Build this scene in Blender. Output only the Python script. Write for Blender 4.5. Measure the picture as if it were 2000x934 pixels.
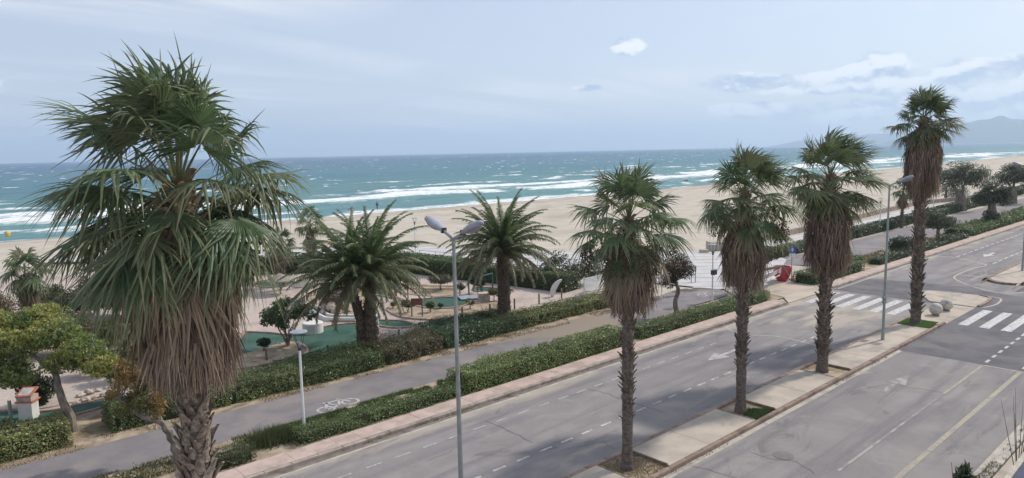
import bpy, math, random
import numpy as np
from mathutils import Vector, Matrix, noise as mnoise
R_ = math.radians
rnd = random.Random(7)
rng = np.random.default_rng(11)
S = bpy.context.scene
for o in list(bpy.data.objects): bpy.data.objects.remove(o)

# ------------------------------------------------------------------ camera
CH = 10.8                                   # eye height: a third-floor balcony
ROT = Matrix(((0.73949808, 0.09769591, -0.6660316),
              (-0.67283608, 0.07664532, -0.73581051 * -1 * -1),
              (-0.02083747, 0.99226055, 0.1224124)))
cam_d = bpy.data.cameras.new('camera'); cam = bpy.data.objects.new('camera', cam_d)
S.collection.objects.link(cam); S.camera = cam
cam_d.sensor_width = 36; cam_d.lens = 36 * 1378 / 2000; cam_d.clip_start = .1; cam_d.clip_end = 60000
cam.matrix_world = Matrix.Translation((0, 0, CH)) @ ROT.to_4x4()
RN = np.array(ROT)

def G(px, py, z=0.):
    """point of the level z that the photograph shows at pixel (px, py)"""
    d = RN @ np.array([px - 1000., -(py - 467.), -1378.])
    t = (z - CH) / d[2]
    return d[0] * t, d[1] * t

# ------------------------------------------------------------------ node helper
class NT:
    def __init__(s, tree): s.t = tree; s.n = tree.nodes; s.l = tree.links
    def new(s, kind, **kw):
        n = s.n.new(kind)
        for k, v in kw.items(): setattr(n, k, v)
        return n
    def put(s, sock, v):
        if isinstance(v, bpy.types.NodeSocket): s.l.new(v, sock)
        elif v is not None:
            if sock.type == 'RGBA' and len(v) == 3: v = (*v, 1)
            sock.default_value = v
    def m(s, op, a, b=None, c=None, clamp=False):
        n = s.new('ShaderNodeMath', operation=op, use_clamp=clamp)
        s.put(n.inputs[0], a)
        if b is not None: s.put(n.inputs[1], b)
        if c is not None: s.put(n.inputs[2], c)
        return n.outputs[0]
    def vm(s, op, a, b=None):
        n = s.new('ShaderNodeVectorMath', operation=op); s.put(n.inputs[0], a)
        if b is not None: s.put(n.inputs[1], b)
        return n.outputs[0]
    def ss(s, v, a, b, lo=0., hi=1.):
        n = s.new('ShaderNodeMapRange', interpolation_type='SMOOTHSTEP')
        s.put(n.inputs[0], v); n.inputs[1].default_value = a; n.inputs[2].default_value = b
        n.inputs[3].default_value = lo; n.inputs[4].default_value = hi
        return n.outputs[0]
    def mix(s, f, a, b, mode='MIX'):
        n = s.new('ShaderNodeMix', data_type='RGBA', blend_type=mode)
        s.put(n.inputs[0], f); s.put(n.inputs[6], a); s.put(n.inputs[7], b)
        return n.outputs[2]
    def noise(s, vec, scale, detail=4, rough=.55, dist=0.):
        n = s.new('ShaderNodeTexNoise'); s.put(n.inputs['Vector'], vec)
        n.inputs['Scale'].default_value = scale; n.inputs['Detail'].default_value = detail
        n.inputs['Roughness'].default_value = rough; n.inputs['Distortion'].default_value = dist
        return n.outputs[0]
    def scale(s, vec, xyz, off=(0, 0, 0)):
        n = s.new('ShaderNodeMapping'); s.put(n.inputs[0], vec); n.inputs[3].default_value = xyz; n.inputs[1].default_value = off
        return n.outputs[0]

# ------------------------------------------------------------------ world: daylight sky with thin cirrus
SUN_EL = 44.; SUN_V = Vector((.98 * math.cos(R_(SUN_EL)), -.2 * math.cos(R_(SUN_EL)), math.sin(R_(SUN_EL))))
W = bpy.data.worlds.new('World'); S.world = W; W.use_nodes = True
t = NT(W.node_tree); t.n.clear()
sky = t.new('ShaderNodeTexSky', sky_type='NISHITA'); sky.sun_disc = False
sky.sun_elevation = R_(SUN_EL); sky.sun_rotation = math.atan2(SUN_V.x, SUN_V.y)
sky.air_density = 1.0; sky.dust_density = 1.2; sky.ozone_density = 1.3; sky.altitude = 0
tc = t.new('ShaderNodeTexCoord').outputs['Generated']
sep = t.new('ShaderNodeSeparateXYZ'); t.put(sep.inputs[0], tc)
X, Y, Z = sep.outputs
zc = t.m('ADD', t.m('MAXIMUM', Z, 0.), .10)
px_ = t.m('DIVIDE', X, zc); py_ = t.m('DIVIDE', Y, zc)
cmb = t.new('ShaderNodeCombineXYZ'); t.put(cmb.inputs[0], px_); t.put(cmb.inputs[1], py_)
plane = cmb.outputs[0]
rotn = t.new('ShaderNodeMapping'); t.put(rotn.inputs[0], plane); rotn.inputs[2].default_value = (0, 0, R_(22)); rotn.inputs[3].default_value = (.28, 1.05, 1)
ci1 = t.noise(rotn.outputs[0], 1.0, 7, .62, .6)
ci2 = t.noise(t.scale(plane, (.35, .3, 1), (3.1, 1.7, 0)), 1.0, 3, .5, .3)
cirrus = t.m('MULTIPLY', t.ss(ci1, .40, .63), t.ss(ci2, .36, .58))
veil = t.m('ADD', t.m('MULTIPLY', cirrus, .62), .36)
az = t.m('ARCTAN2', Y, X); el = t.m('ARCSINE', Z)
cb = t.new('ShaderNodeCombineXYZ'); t.put(cb.inputs[0], az); t.put(cb.inputs[1], t.m('MULTIPLY', el, 1.9))
sph = cb.outputs[0]
cn = t.noise(sph, 17., 7, .56, .25)
cn_up = t.noise(t.vm('ADD', sph, (0., .022, 0.)), 17., 7, .56, .25)
def dirpx(px, py):
    d = RN @ np.array([px - 1000., -(py - 467.), -1378.]); d /= np.linalg.norm(d)
    return math.atan2(d[1], d[0]), math.asin(d[2])
def blob(px, py, rx, ry):
    a0, e0 = dirpx(px, py)
    ua = t.m('DIVIDE', t.m('SUBTRACT', az, a0), rx / 1500.)
    ue = t.m('DIVIDE', t.m('SUBTRACT', el, e0), ry / 1500.)
    r2 = t.m('ADD', t.m('MULTIPLY', ua, ua), t.m('MULTIPLY', ue, ue))
    return t.ss(r2, 1.6, 0., 0., 1.)
blobs = None
for b in ((1720, 140, 92, 48), (1590, 162, 120, 26), (1420, 165, 85, 22), (1228, 90, 36, 20), (1150, 173, 36, 9), (1930, 140, 130, 30),
          (1900, 195, 150, 40), (1460, 215, 90, 18), (1640, 218, 150, 26), (2120, 180, 160, 70), (2380, 110, 240, 60), (-300, 150, 240, 40), (-700, 90, 200, 40)):
    k = blob(*b); blobs = k if blobs is None else t.m('MAXIMUM', blobs, k)
dens = t.m('ADD', blobs, t.m('MULTIPLY', t.m('SUBTRACT', cn, .5), 3.0))
cumul = t.ss(dens, .30, .85)
cumul = t.m('MULTIPLY', cumul, t.ss(blobs, 0., .15))
shade = t.ss(t.m('SUBTRACT', cn, cn_up), -.09, .09)      # underside grey, upper side bright
base = t.mix(.56, sky.outputs[0], (4.75, 5.0, 5.9)); base = t.mix(t.m('MULTIPLY', cirrus, .85), base, (6.35, 6.45, 6.9))
ccol = t.mix(shade, (3.1, 3.9, 5.3), (7.6, 7.7, 7.9))
col = t.mix(t.m('MULTIPLY', cumul, .9), base, ccol)
bg = t.new('ShaderNodeBackground'); t.put(bg.inputs[0], col); bg.inputs[1].default_value = .090
out = t.new('ShaderNodeOutputWorld'); t.l.new(bg.outputs[0], out.inputs[0])

# ------------------------------------------------------------------ sun, exposure
sd = bpy.data.lights.new('sun', 'SUN'); sd.energy = 2.15; sd.angle = R_(3.0); sd.color = (1, .93, .84)
so = bpy.data.objects.new('sun', sd); S.collection.objects.link(so)
so.rotation_euler = SUN_V.to_track_quat('Z', 'Y').to_euler(); so.location = (0, 0, 60)
vs = S.view_settings; vs.view_transform = 'Standard'; vs.look = 'None'; vs.exposure = 0.70; vs.gamma = 1
S.render.engine = 'CYCLES'
S.render.resolution_x = 1024; S.render.resolution_y = 478
S.cycles.max_bounces = 6; S.cycles.transparent_max_bounces = 8; S.cycles.volume_bounces = 1

# ------------------------------------------------------------------ mesh helpers
def link(o, parent=None):
    S.collection.objects.link(o)
    if parent is not None: o.parent = parent
    return o
class MB:
    """collects vertices and faces (with a material slot and a colour per face) for ONE mesh"""
    def __init__(s): s.v = []; s.f = []; s.m = []; s.c = []; s.n = 0
    def add(s, verts, faces, mi=0, col=(1, 1, 1)):
        verts = [tuple(map(float, q)) for q in verts]
        s.v += verts; s.f += [tuple(i + s.n for i in f) for f in faces]
        s.m += [mi] * len(faces); s.c += [col] * len(faces); s.n += len(verts)
    def add_np(s, verts, faces, mi=0, cols=None):
        """verts (N,3); faces (M,k) ints; cols (M,3)"""
        s.v += verts.tolist(); s.f += (faces + s.n).tolist(); s.m += [mi] * len(faces)
        s.c += (cols.tolist() if cols is not None else [(1, 1, 1)] * len(faces)); s.n += len(verts)
    def box(s, x0, x1, y0, y1, z0, z1, mi=0, col=(1, 1, 1)):
        s.add([(x0, y0, z0), (x1, y0, z0), (x1, y1, z0), (x0, y1, z0), (x0, y0, z1), (x1, y0, z1), (x1, y1, z1), (x0, y1, z1)],
              [(0, 3, 2, 1), (4, 5, 6, 7), (0, 1, 5, 4), (1, 2, 6, 5), (2, 3, 7, 6), (3, 0, 4, 7)], mi, col)
    def tube(s, pts, rad, k=8, mi=0, col=(1, 1, 1), cap=True):
        pts = [Vector(p) for p in pts]
        if not hasattr(rad, '__len__'): rad = [rad] * len(pts)
        V = []; F = []
        for i, p in enumerate(pts):
            d = (pts[min(i + 1, len(pts) - 1)] - pts[max(i - 1, 0)]).normalized()
            a = d.cross(Vector((0, 0, 1)) if abs(d.z) < .9 else Vector((1, 0, 0))).normalized(); b = d.cross(a)
            for j in range(k):
                t_ = 2 * math.pi * j / k
                V.append(p + (a * math.cos(t_) + b * math.sin(t_)) * rad[i])
        for i in range(len(pts) - 1):
            for j in range(k): F.append((i * k + j, i * k + (j + 1) % k, (i + 1) * k + (j + 1) % k, (i + 1) * k + j))
        if cap: F.append(tuple(range(k))[::-1]); F.append(tuple((len(pts) - 1) * k + j for j in range(k)))
        s.add(V, F, mi, col)
    def lathe(s, prof, k=16, c=(0, 0), mi=0, col=(1, 1, 1), sx=1, sy=1, jit=0):
        V = []; F = []
        for z, r in prof:
            for j in range(k):
                a = 2 * math.pi * j / k; q = r * (1 + jit * (rnd.random() - .5))
                V.append((c[0] + q * sx * math.cos(a), c[1] + q * sy * math.sin(a), z))
        n = len(prof)
        for i in range(n - 1):
            for j in range(k): F.append((i * k + j, i * k + (j + 1) % k, (i + 1) * k + (j + 1) % k, (i + 1) * k + j))
        F.append(tuple(range(k))[::-1]); F.append(tuple((n - 1) * k + j for j in range(k)))
        s.add(V, F, mi, col)
    def sphere(s, c, r, k=14, sc=(1, 1, 1), mi=0, col=(1, 1, 1), jit=0):
        n = max(4, k // 2 + 1); V = []; F = []
        for i in range(n + 1):
            a = math.pi * i / n
            for j in range(k):
                b = 2 * math.pi * j / k; q = r * (1 + jit * (rnd.random() - .5))
                V.append((c[0] + q * sc[0] * math.sin(a) * math.cos(b), c[1] + q * sc[1] * math.sin(a) * math.sin(b), c[2] + q * sc[2] * math.cos(a)))
        for i in range(n):
            for j in range(k): F.append((i * k + j, (i + 1) * k + j, (i + 1) * k + (j + 1) % k, i * k + (j + 1) % k))
        s.add(V, F, mi, col)
    def prism(s, poly, z0, z1, mi=0, col=(1, 1, 1)):
        n = len(poly); V = [(x, y, z0) for x, y in poly] + [(x, y, z1) for x, y in poly]
        a = sum(poly[i][0] * poly[(i + 1) % n][1] - poly[(i + 1) % n][0] * poly[i][1] for i in range(n))
        F = [tuple(range(n))[::-1], tuple(range(n, 2 * n))] + [(i, (i + 1) % n, n + (i + 1) % n, n + i) for i in range(n)]
        if a < 0: F = [f[::-1] for f in F]
        s.add(V, F, mi, col)
    def mesh(s, name, smooth=False):
        me = bpy.data.meshes.new(name); me.from_pydata(s.v, [], s.f)
        if s.m and max(s.m) > 0: me.polygons.foreach_set('material_index', s.m)
        if any(c != (1, 1, 1) for c in s.c[:2]) or True:
            at = me.color_attributes.new('Col', 'FLOAT_COLOR', 'CORNER')
            tot = np.array([len(f) for f in s.f]); c = np.ones((len(s.f), 4)); c[:, :3] = np.array(s.c).reshape(-1, 3)
            at.data.foreach_set('color', np.repeat(c, tot, axis=0).ravel())
        if smooth: me.polygons.foreach_set('use_smooth', [True] * len(s.f))
        me.update(); return me
    def build(s, name, mats, parent=None, loc=None, smooth=False, kind=None):
        me = s.mesh(name, smooth)
        for m in (mats if isinstance(mats, (list, tuple)) else [mats]): me.materials.append(m)
        o = link(bpy.data.objects.new(name, me), parent)
        if loc is not None: o.location = loc
        if kind: o['kind'] = kind
        return o
def tag(o, label=None, cat=None, group=None, kind=None):
    if label: o['label'] = label
    if cat: o['category'] = cat
    if group: o['group'] = group
    if kind: o['kind'] = kind
    return o
def empty(name, loc, label, cat, group=None, rz=0):
    o = link(bpy.data.objects.new(name, None)); o.location = loc; o.rotation_euler.z = rz; o.empty_display_size = .2
    return tag(o, label, cat, group)
def structure(name):
    o = link(bpy.data.objects.new(name, None)); o['kind'] = 'structure'; return o
def copy_part(src, parent, loc=None, rz=None, scale=None):
    c = src.copy(); link(c, parent)
    if loc is not None: c.location = loc
    if rz is not None: c.rotation_euler.z = rz
    if scale is not None: c.scale = scale
    return c
def copy_tree(o, parent=None):
    c = o.copy(); link(c); c.parent = parent
    for ch in list(o.children): copy_tree(ch, c)
    return c

# ------------------------------------------------------------------ materials
def material(name, c1, c2=None, scale=2., rough=.85, bump=0., bscale=None, c3=None, s3=.3, spec=.3, attr=False, metal=0., detail=6, trans=0., stretch=None, lo=.35, hi=.65):
    m = bpy.data.materials.new(name); m.use_nodes = True; t = NT(m.node_tree); t.n.clear()
    out = t.new('ShaderNodeOutputMaterial'); p = t.new('ShaderNodeBsdfPrincipled')
    pos = t.new('ShaderNodeNewGeometry').outputs['Position']
    if stretch: pos = t.scale(pos, stretch)
    col = (*c1, 1)
    if c2:
        col = t.mix(t.ss(t.noise(pos, scale, detail), lo, hi), c1, c2)
    if c3: col = t.mix(t.ss(t.noise(pos, s3, 5, .6, .4), .48, .68), col, c3)
    if attr:
        a = t.new('ShaderNodeAttribute', attribute_name='Col').outputs[0]
        col = t.mix(1., col, a, 'MULTIPLY') if c2 or c3 or c1 != (1, 1, 1) else a
    t.put(p.inputs['Base Color'], col)
    p.inputs['Roughness'].default_value = rough; p.inputs['Metallic'].default_value = metal
    p.inputs['Specular IOR Level'].default_value = spec
    if bump:
        b = t.new('ShaderNodeBump'); b.inputs['Strength'].default_value = bump; b.inputs['Distance'].default_value = .02
        t.put(b.inputs['Height'], t.noise(pos, bscale or scale * 6, 5)); t.l.new(b.outputs[0], p.inputs['Normal'])
    if trans:
        tr = t.new('ShaderNodeBsdfTranslucent'); t.put(tr.inputs[0], col)
        mx = t.new('ShaderNodeMixShader'); mx.inputs[0].default_value = trans
        t.l.new(p.outputs[0], mx.inputs[1]); t.l.new(tr.outputs[0], mx.inputs[2]); t.l.new(mx.outputs[0], out.inputs[0])
    else: t.l.new(p.outputs[0], out.inputs[0])
    return m
M = {}
M['leaf'] = material('leaf', (1, 1, 1), attr=True, rough=.5, spec=.45, trans=.38)
M['hedge_leaf'] = material('hedge_leaf', (1, 1, 1), attr=True, rough=.4, spec=.5, trans=.25)
M['dead'] = material('dead_leaf', (1, 1, 1), attr=True, rough=.9, spec=.15, trans=.12)
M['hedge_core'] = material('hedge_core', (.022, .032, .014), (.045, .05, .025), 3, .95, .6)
M['bark'] = material('palm_bark', (.10, .08, .068), (.19, .155, .13), 6, .95, .9, 22, stretch=(1, 1, 2.2))
M['barkdark'] = material('date_palm_bark', (.07, .052, .04), (.15, .115, .085), 7, .95, .9, 20)
M['boot'] = material('leaf_base', (.15, .115, .09), (.32, .26, .21), 9, .9, .5, 30, attr=True)
M['treebark'] = material('tree_bark', (.13, .11, .09), (.26, .22, .18), 8, .95, .8, 24, stretch=(1, 1, .4))
M['sand'] = material('sand', (.455, .41, .34), (.525, .475, .40), .35, .95, .5, 3., c3=(.41, .365, .30), s3=.08, spec=.1)
M['earth'] = material('earth', (.30, .235, .17), (.44, .36, .27), 1.2, .95, .8, 7., c3=(.20, .16, .10), s3=.7, spec=.1)
M['gravel'] = material('gravel', (.42, .35, .31), (.52, .45, .40), 9, .95, .6, 30., c3=(.37, .30, .26), s3=.35, spec=.1)
M['path'] = material('path_asphalt', (.185, .170, .175), (.225, .205, .205), 1.0, .9, .4, 40., c3=(.27, .24, .22), s3=.25)
M['deck'] = material('pale_concrete', (.46, .45, .445), (.55, .54, .53), .5, .85, .2, 9., c3=(.50, .47, .43), s3=.12)
M['joint'] = material('dark_joint', (.17, .16, .16), (.22, .2, .2), 2., .9)
M['slab'] = material('concrete_slab', (.40, .345, .285), (.48, .42, .345), .9, .9, .35, 14., c3=(.30, .27, .235), s3=.55)
M['pinkpave'] = material('pink_paving', (.44, .335, .29), (.52, .41, .355), 1.6, .9, .3, 25., c3=(.35, .29, .24), s3=1.1)
M['kerb'] = material('kerb_concrete', (.30, .25, .215), (.40, .34, .295), 2.2, .9, .4, 18., c3=(.22, .18, .15), s3=1.0)
M['redkerb'] = material('red_kerb', (.24, .175, .14), (.32, .245, .20), 2.5, .9, .4, 18., c3=(.16, .11, .09), s3=1.0)
M['gutter'] = material('gutter_concrete', (.40, .37, .32), (.50, .46, .40), 1.6, .9, .3, 14., c3=(.30, .28, .25), s3=.9)
M['darkgutter'] = material('dirty_gutter', (.17, .145, .125), (.25, .215, .185), 1.4, .95, .4, 14., c3=(.12, .10, .085), s3=1.2)
M['white'] = material('white_paint', (.60, .595, .58), (.44, .43, .42), 5., .7, .15, 30., c3=(.33, .32, .31), s3=4.)
M['worn'] = material('worn_white_paint', (.50, .49, .475), (.33, .32, .31), 7., .8, c3=(.30, .29, .28), s3=2.2)
M['fadedwhite'] = material('faded_white_paint', (.56, .555, .54), (.36, .35, .34), 6., .8, c3=(.31, .30, .29), s3=3.)
M['veryworn'] = material('almost_gone_paint', (.36, .345, .32), (.25, .235, .23), 2.2, .85, lo=.42, hi=.55)
M['plainwhite'] = material('sign_white', (.75, .75, .74), None, rough=.6)
M['yellow'] = material('faded_yellow_paint', (.40, .355, .25), (.31, .29, .245), 5., .8, c3=(.27, .25, .235), s3=1.6)
M['cream'] = material('faded_cream_paint', (.50, .46, .37), (.36, .335, .30), 5., .8)
M['crack'] = material('crack', (.11, .10, .10), (.16, .15, .15), 4., .95)
M['steel'] = material('galvanised_steel', (.25, .27, .27), (.32, .34, .34), 3., .5, metal=.3, spec=.5)
M['greenpole'] = material('green_grey_paint', (.24, .28, .25), (.30, .34, .30), 3., .55, spec=.5)
M['darkgreen'] = material('dark_green_paint', (.03, .10, .07), (.04, .13, .09), 3., .5, spec=.5)
M['lampgrey'] = material('lamp_housing', (.27, .29, .33), (.36, .38, .42), 3., .45, spec=.5)
M['lampunder'] = material('lamp_glass', (.20, .21, .24), None, rough=.2, spec=.6)
M['whitemetal'] = material('white_metal', (.74, .75, .74), (.66, .67, .66), 2., .45, spec=.5)
M['dark'] = material('dark_metal', (.04, .04, .045), None, rough=.5)
M['turf'] = material('green_felt', (.056, .112, .088), (.074, .137, .108), .8, .95, .25, 40., c3=(.040, .098, .075), s3=.5, spec=.1)
M['brick'] = material('border_brick', (.30, .20, .155), (.42, .31, .25), 5., .9, .4, 20.)
M['plaster'] = material('white_plaster', (.70, .69, .66), (.60, .585, .55), 2., .85, .2, 10.)
M['stone'] = material('stone', (.42, .36, .30), (.58, .51, .44), 3., .9, .8, 9., c3=(.28, .24, .2), s3=2.)
M['darkstone'] = material('dark_stone', (.13, .12, .125), (.22, .20, .20), 3., .9, .8, 9.)
M['ball'] = material('stone_ball', (.46, .43, .37), (.60, .56, .49), 6., .9, .6, 24., c3=(.33, .31, .27), s3=3.)
M['red'] = material('red_plastic', (.42, .035, .05), (.50, .05, .07), 1.5, .4, spec=.5)
M['redpaint'] = material('red_paint', (.50, .06, .06), None, rough=.6)
M['blue'] = material('blue_sign', (.03, .11, .52), None, rough=.5)
M['wood'] = material('weathered_wood', (.17, .12, .085), (.27, .20, .15), 6., .9, .5, 20.)
M['signwood'] = material('brown_sign', (.17, .075, .055), (.22, .1, .075), 5., .8)
M['thatch'] = material('thatch', (.22, .19, .16), (.34, .30, .25), 12., .95, .9, 30.)
M['purple'] = material('purple_canvas', (.16, .085, .30), (.21, .12, .37), 2., .8)
M['tile'] = material('red_tile', (.42, .14, .09), (.52, .2, .13), 8., .85)
M['yellowplastic'] = material('yellow_plastic', (.55, .43, .10), None, rough=.5)
M['bluecloth'] = material('blue_cloth', (.08, .11, .18), None, rough=.8)
M['skin'] = material('skin', (.42, .26, .19), None, rough=.6)
M['awning'] = material('slate_blue_awning', (.035, .05, .095), (.05, .066, .115), 3., .7, .3, 20.)
M['grass'] = material('grass', (1, 1, 1), attr=True, rough=.6, trans=.25)
M['lawn'] = material('lawn_soil', (.10, .17, .05), (.15, .22, .07), 6., .95, .8, 30.)
M['hills'] = material('hillside', (.035, .05, .05), (.065, .075, .07), .002, .95, spec=.05)
M['foam'] = material('foam', (.80, .83, .84), None, rough=.7)

def road_material():
    m = bpy.data.materials.new('road_asphalt'); m.use_nodes = True; t = NT(m.node_tree); t.n.clear()
    out = t.new('ShaderNodeOutputMaterial'); p = t.new('ShaderNodeBsdfPrincipled'); t.l.new(p.outputs[0], out.inputs[0])
    pos = t.new('ShaderNodeNewGeometry').outputs['Position']
    sp = t.new('ShaderNodeSeparateXYZ'); t.put(sp.inputs[0], pos); x, y, z = sp.outputs
    n1 = t.noise(pos, .45, 7, .6, .5); n2 = t.noise(t.scale(pos, (.07, .9, 1)), 1.0, 5, .6, .4); n3 = t.noise(pos, 6., 6, .7)
    c = t.mix(t.ss(n1, .35, .7), (.228, .214, .210), (.292, .271, .258))
    c = t.mix(t.ss(n2, .42, .66), c, (.185, .174, .182))             # worn wheel tracks along the road
    c = t.mix(t.m('MULTIPLY', t.ss(n3, .45, .75), .35), c, (.30, .28, .265))
    n4 = t.noise(t.scale(pos, (.25, .6, 1), (7, 3, 0)), 1., 8, .7, 1.); c = t.mix(t.m('MULTIPLY', t.ss(n4, .56, .66), .6), c, (.135, .128, .13))
    n5 = t.noise(t.scale(pos, (.5, .5, 1), (2, 9, 0)), 1., 8, .72, .4); c = t.mix(t.m('MULTIPLY', t.ss(n5, .60, .68), .45), c, (.33, .305, .28))
    # blown sand: along the kerbs and near the beach crossing
    def near(v, a, w): return t.ss(t.m('ABSOLUTE', t.m('SUBTRACT', v, a)), w, 0., 0., 1.)
    ns = t.noise(t.scale(pos, (.16, .55, 1)), 1.0, 6, .6, 1.2)
    k = t.m('MULTIPLY', near(y, 22.6, 2.0), .75)
    k = t.m('MAXIMUM', k, t.m('MULTIPLY', near(x, 45.5, 10.), near(y, 19.5, 6.)))
    k = t.m('MAXIMUM', k, t.m('MULTIPLY', near(y, 16.3, 1.5), .55))
    k = t.m('MAXIMUM', k, t.m('MULTIPLY', near(y, 13.2, .9), .5))
    k = t.m('MAXIMUM', k, t.m('MULTIPLY', near(y, 6.2, 1.2), .4))
    k = t.ss(t.m('ADD', k, t.m('MULTIPLY', t.m('SUBTRACT', ns, .5), 1.9)), .45, 1.0)
    c = t.mix(t.m('MULTIPLY', k, .8), c, (.45, .395, .32))
    t.put(p.inputs['Base Color'], c); p.inputs['Roughness'].default_value = .9; p.inputs['Specular IOR Level'].default_value = .2
    b = t.new('ShaderNodeBump'); b.inputs['Strength'].default_value = .35; b.inputs['Distance'].default_value = .01
    t.put(b.inputs['Height'], t.noise(pos, 45., 4)); t.l.new(b.outputs[0], p.inputs['Normal'])
    return m
M['road'] = road_material()
M['newroad'] = material('newer_asphalt', (.105, .102, .112), (.140, .135, .144), .8, .9, .3, 45., c3=(.17, .162, .16), s3=.35)
M['sanddrift'] = material('sand_drift', (.50, .43, .34), (.43, .37, .30), .5, .95, .4, 8., c3=(.30, .27, .245), s3=.55)

def leafcol(n, base, var=.25, hue=.12, r=None):
    """n colours round a base colour: light and dark, yellowish and bluish"""
    r = r or rng
    b = np.array(base)[None, :] * (1 + var * r.uniform(-1, 1, (n, 1)))
    b = b * (1 + hue * r.uniform(-1, 1, (n, 3)))
    return np.clip(b, .004, .9)

# ------------------------------------------------------------------ ground, beach, sea
_sh = [(-900, 150), (-300, 141), (-60, 139.), (14, 140), (63, 136), (100, 135.), (121, 134.5), (156, 134.), (205, 138), (294, 141), (388, 143), (489, 148), (621, 159), (792, 168), (1400, 215), (3000, 420), (6000, 900)]
SX = np.array([a for a, b in _sh], float); SY = np.array([b for a, b in _sh], float) * .93 + 0.6   # water stands 1 m below the road
SEA = -1.0
def shore(x): return np.interp(x, SX, SY)
def vnoise(x, y, seed=0):
    """smooth value noise on arrays"""
    xi = np.floor(x).astype(int); yi = np.floor(y).astype(int); fx = x - xi; fy = y - yi
    fx = fx * fx * (3 - 2 * fx); fy = fy * fy * (3 - 2 * fy)
    def h(a, b):
        q = (a * 374761393 + b * 668265263 + seed * 1274126177) & 0xffffffff
        q = ((q ^ (q >> 13)) * 1274126177) & 0xffffffff
        return ((q ^ (q >> 16)) & 0xffff) / 65535.
    return (h(xi, yi) * (1 - fx) + h(xi + 1, yi) * fx) * (1 - fy) + (h(xi, yi + 1) * (1 - fx) + h(xi + 1, yi + 1) * fx) * fy
def fbm(x, y, seed=0, o=4):
    s = 0; a = .5; f = 1.
    for k in range(o): s = s + a * vnoise(x * f, y * f, seed + k * 17); a *= .5; f *= 2.03
    return s / (1 - .5 ** o)
def grid(xs, ys, zf, name, mat, kind='structure', foam=None):
    gx, gy = np.meshgrid(xs, ys); gz = zf(gx, gy); nx, ny = len(xs), len(ys)
    V = np.stack([gx.ravel(), gy.ravel(), gz.ravel()], 1)
    i = np.arange((ny - 1) * nx).reshape(ny - 1, nx)[:, :-1].ravel()
    F = np.stack([i, i + 1, i + nx + 1, i + nx], 1)
    me = bpy.data.meshes.new(name); me.from_pydata(V.tolist(), [], F.tolist())
    me.polygons.foreach_set('use_smooth', [True] * len(F)); me.materials.append(mat)
    if foam is not None:
        a = me.attributes.new('foam', 'FLOAT', 'POINT'); a.data.foreach_set('value', foam(gx, gy).ravel().astype(np.float32))
    me.update(); o = link(bpy.data.objects.new(name, me))
    if kind: o['kind'] = kind
    return o
def ground_z(x, y):
    d = shore(x) - y
    z = -.06 - .0 * x
    z = np.where(d < 62, -.06 - (1 - np.clip(d / 62, 0, 1)) ** 1.6 * .55, z)
    z = z - np.where(d < 9, (9 - d) * .055, 0)
    # low dune ripples and tracks on the open sand only
    k = np.clip((y - 46) / 14, 0, 1) * np.clip(d / 12, 0, 1)
    z = z + k * (fbm(x * .09, y * .16, 3) - .5) * .45 + k * (fbm(x * .5, y * .9, 9) - .5) * .05
    z = z - .08 * k
    return np.maximum(z, -6.)
ys = np.concatenate([[-4000, -1200, -300, -60, 0, 20, 32, 46], np.arange(50, 150, 1.0), np.arange(150, 230, 10), [260, 330, 450, 700, 1100]])
xs = np.concatenate([[-4000, -1500, -600, -200, -80], np.arange(-40, 220, 1.6), np.arange(220, 420, 5), np.arange(430, 900, 20), [1000, 1200, 1500, 2000, 3000, 4500, 7000]])
g = grid(xs, ys, ground_z, 'ground', M['sand'], foam=lambda x, y: shore(x) - y + (fbm(x * .05, y * 0, 50, 3) - .5) * 5)
tm_ = M['sand']; t = NT(tm_.node_tree); bs = next(n for n in t.n if n.type == 'BSDF_PRINCIPLED'); src = bs.inputs['Base Color'].links[0].from_socket
ws = t.new('ShaderNodeAttribute', attribute_name='foam').outputs['Fac']; pos_ = t.new('ShaderNodeNewGeometry').outputs['Position']
nz = t.noise(t.scale(pos_, (.05, .5, 1)), 1., 6, .65, .6)
c_ = t.mix(t.m('MULTIPLY', t.ss(nz, .5, .75), .35), src, (.36, .315, .26))                        # raked and trodden streaks
tide = t.m('MULTIPLY', t.ss(t.m('ABSOLUTE', t.m('SUBTRACT', ws, 13.)), 3.2, 0.), t.ss(t.noise(pos_, .5, 5, .7), .35, .6))
c_ = t.mix(t.m('MULTIPLY', tide, .55), c_, (.27, .20, .15)); c_ = t.mix(t.ss(ws, 9., 2.), c_, (.27, .23, .185)); t.l.new(c_, bs.inputs['Base Color'])

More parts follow.
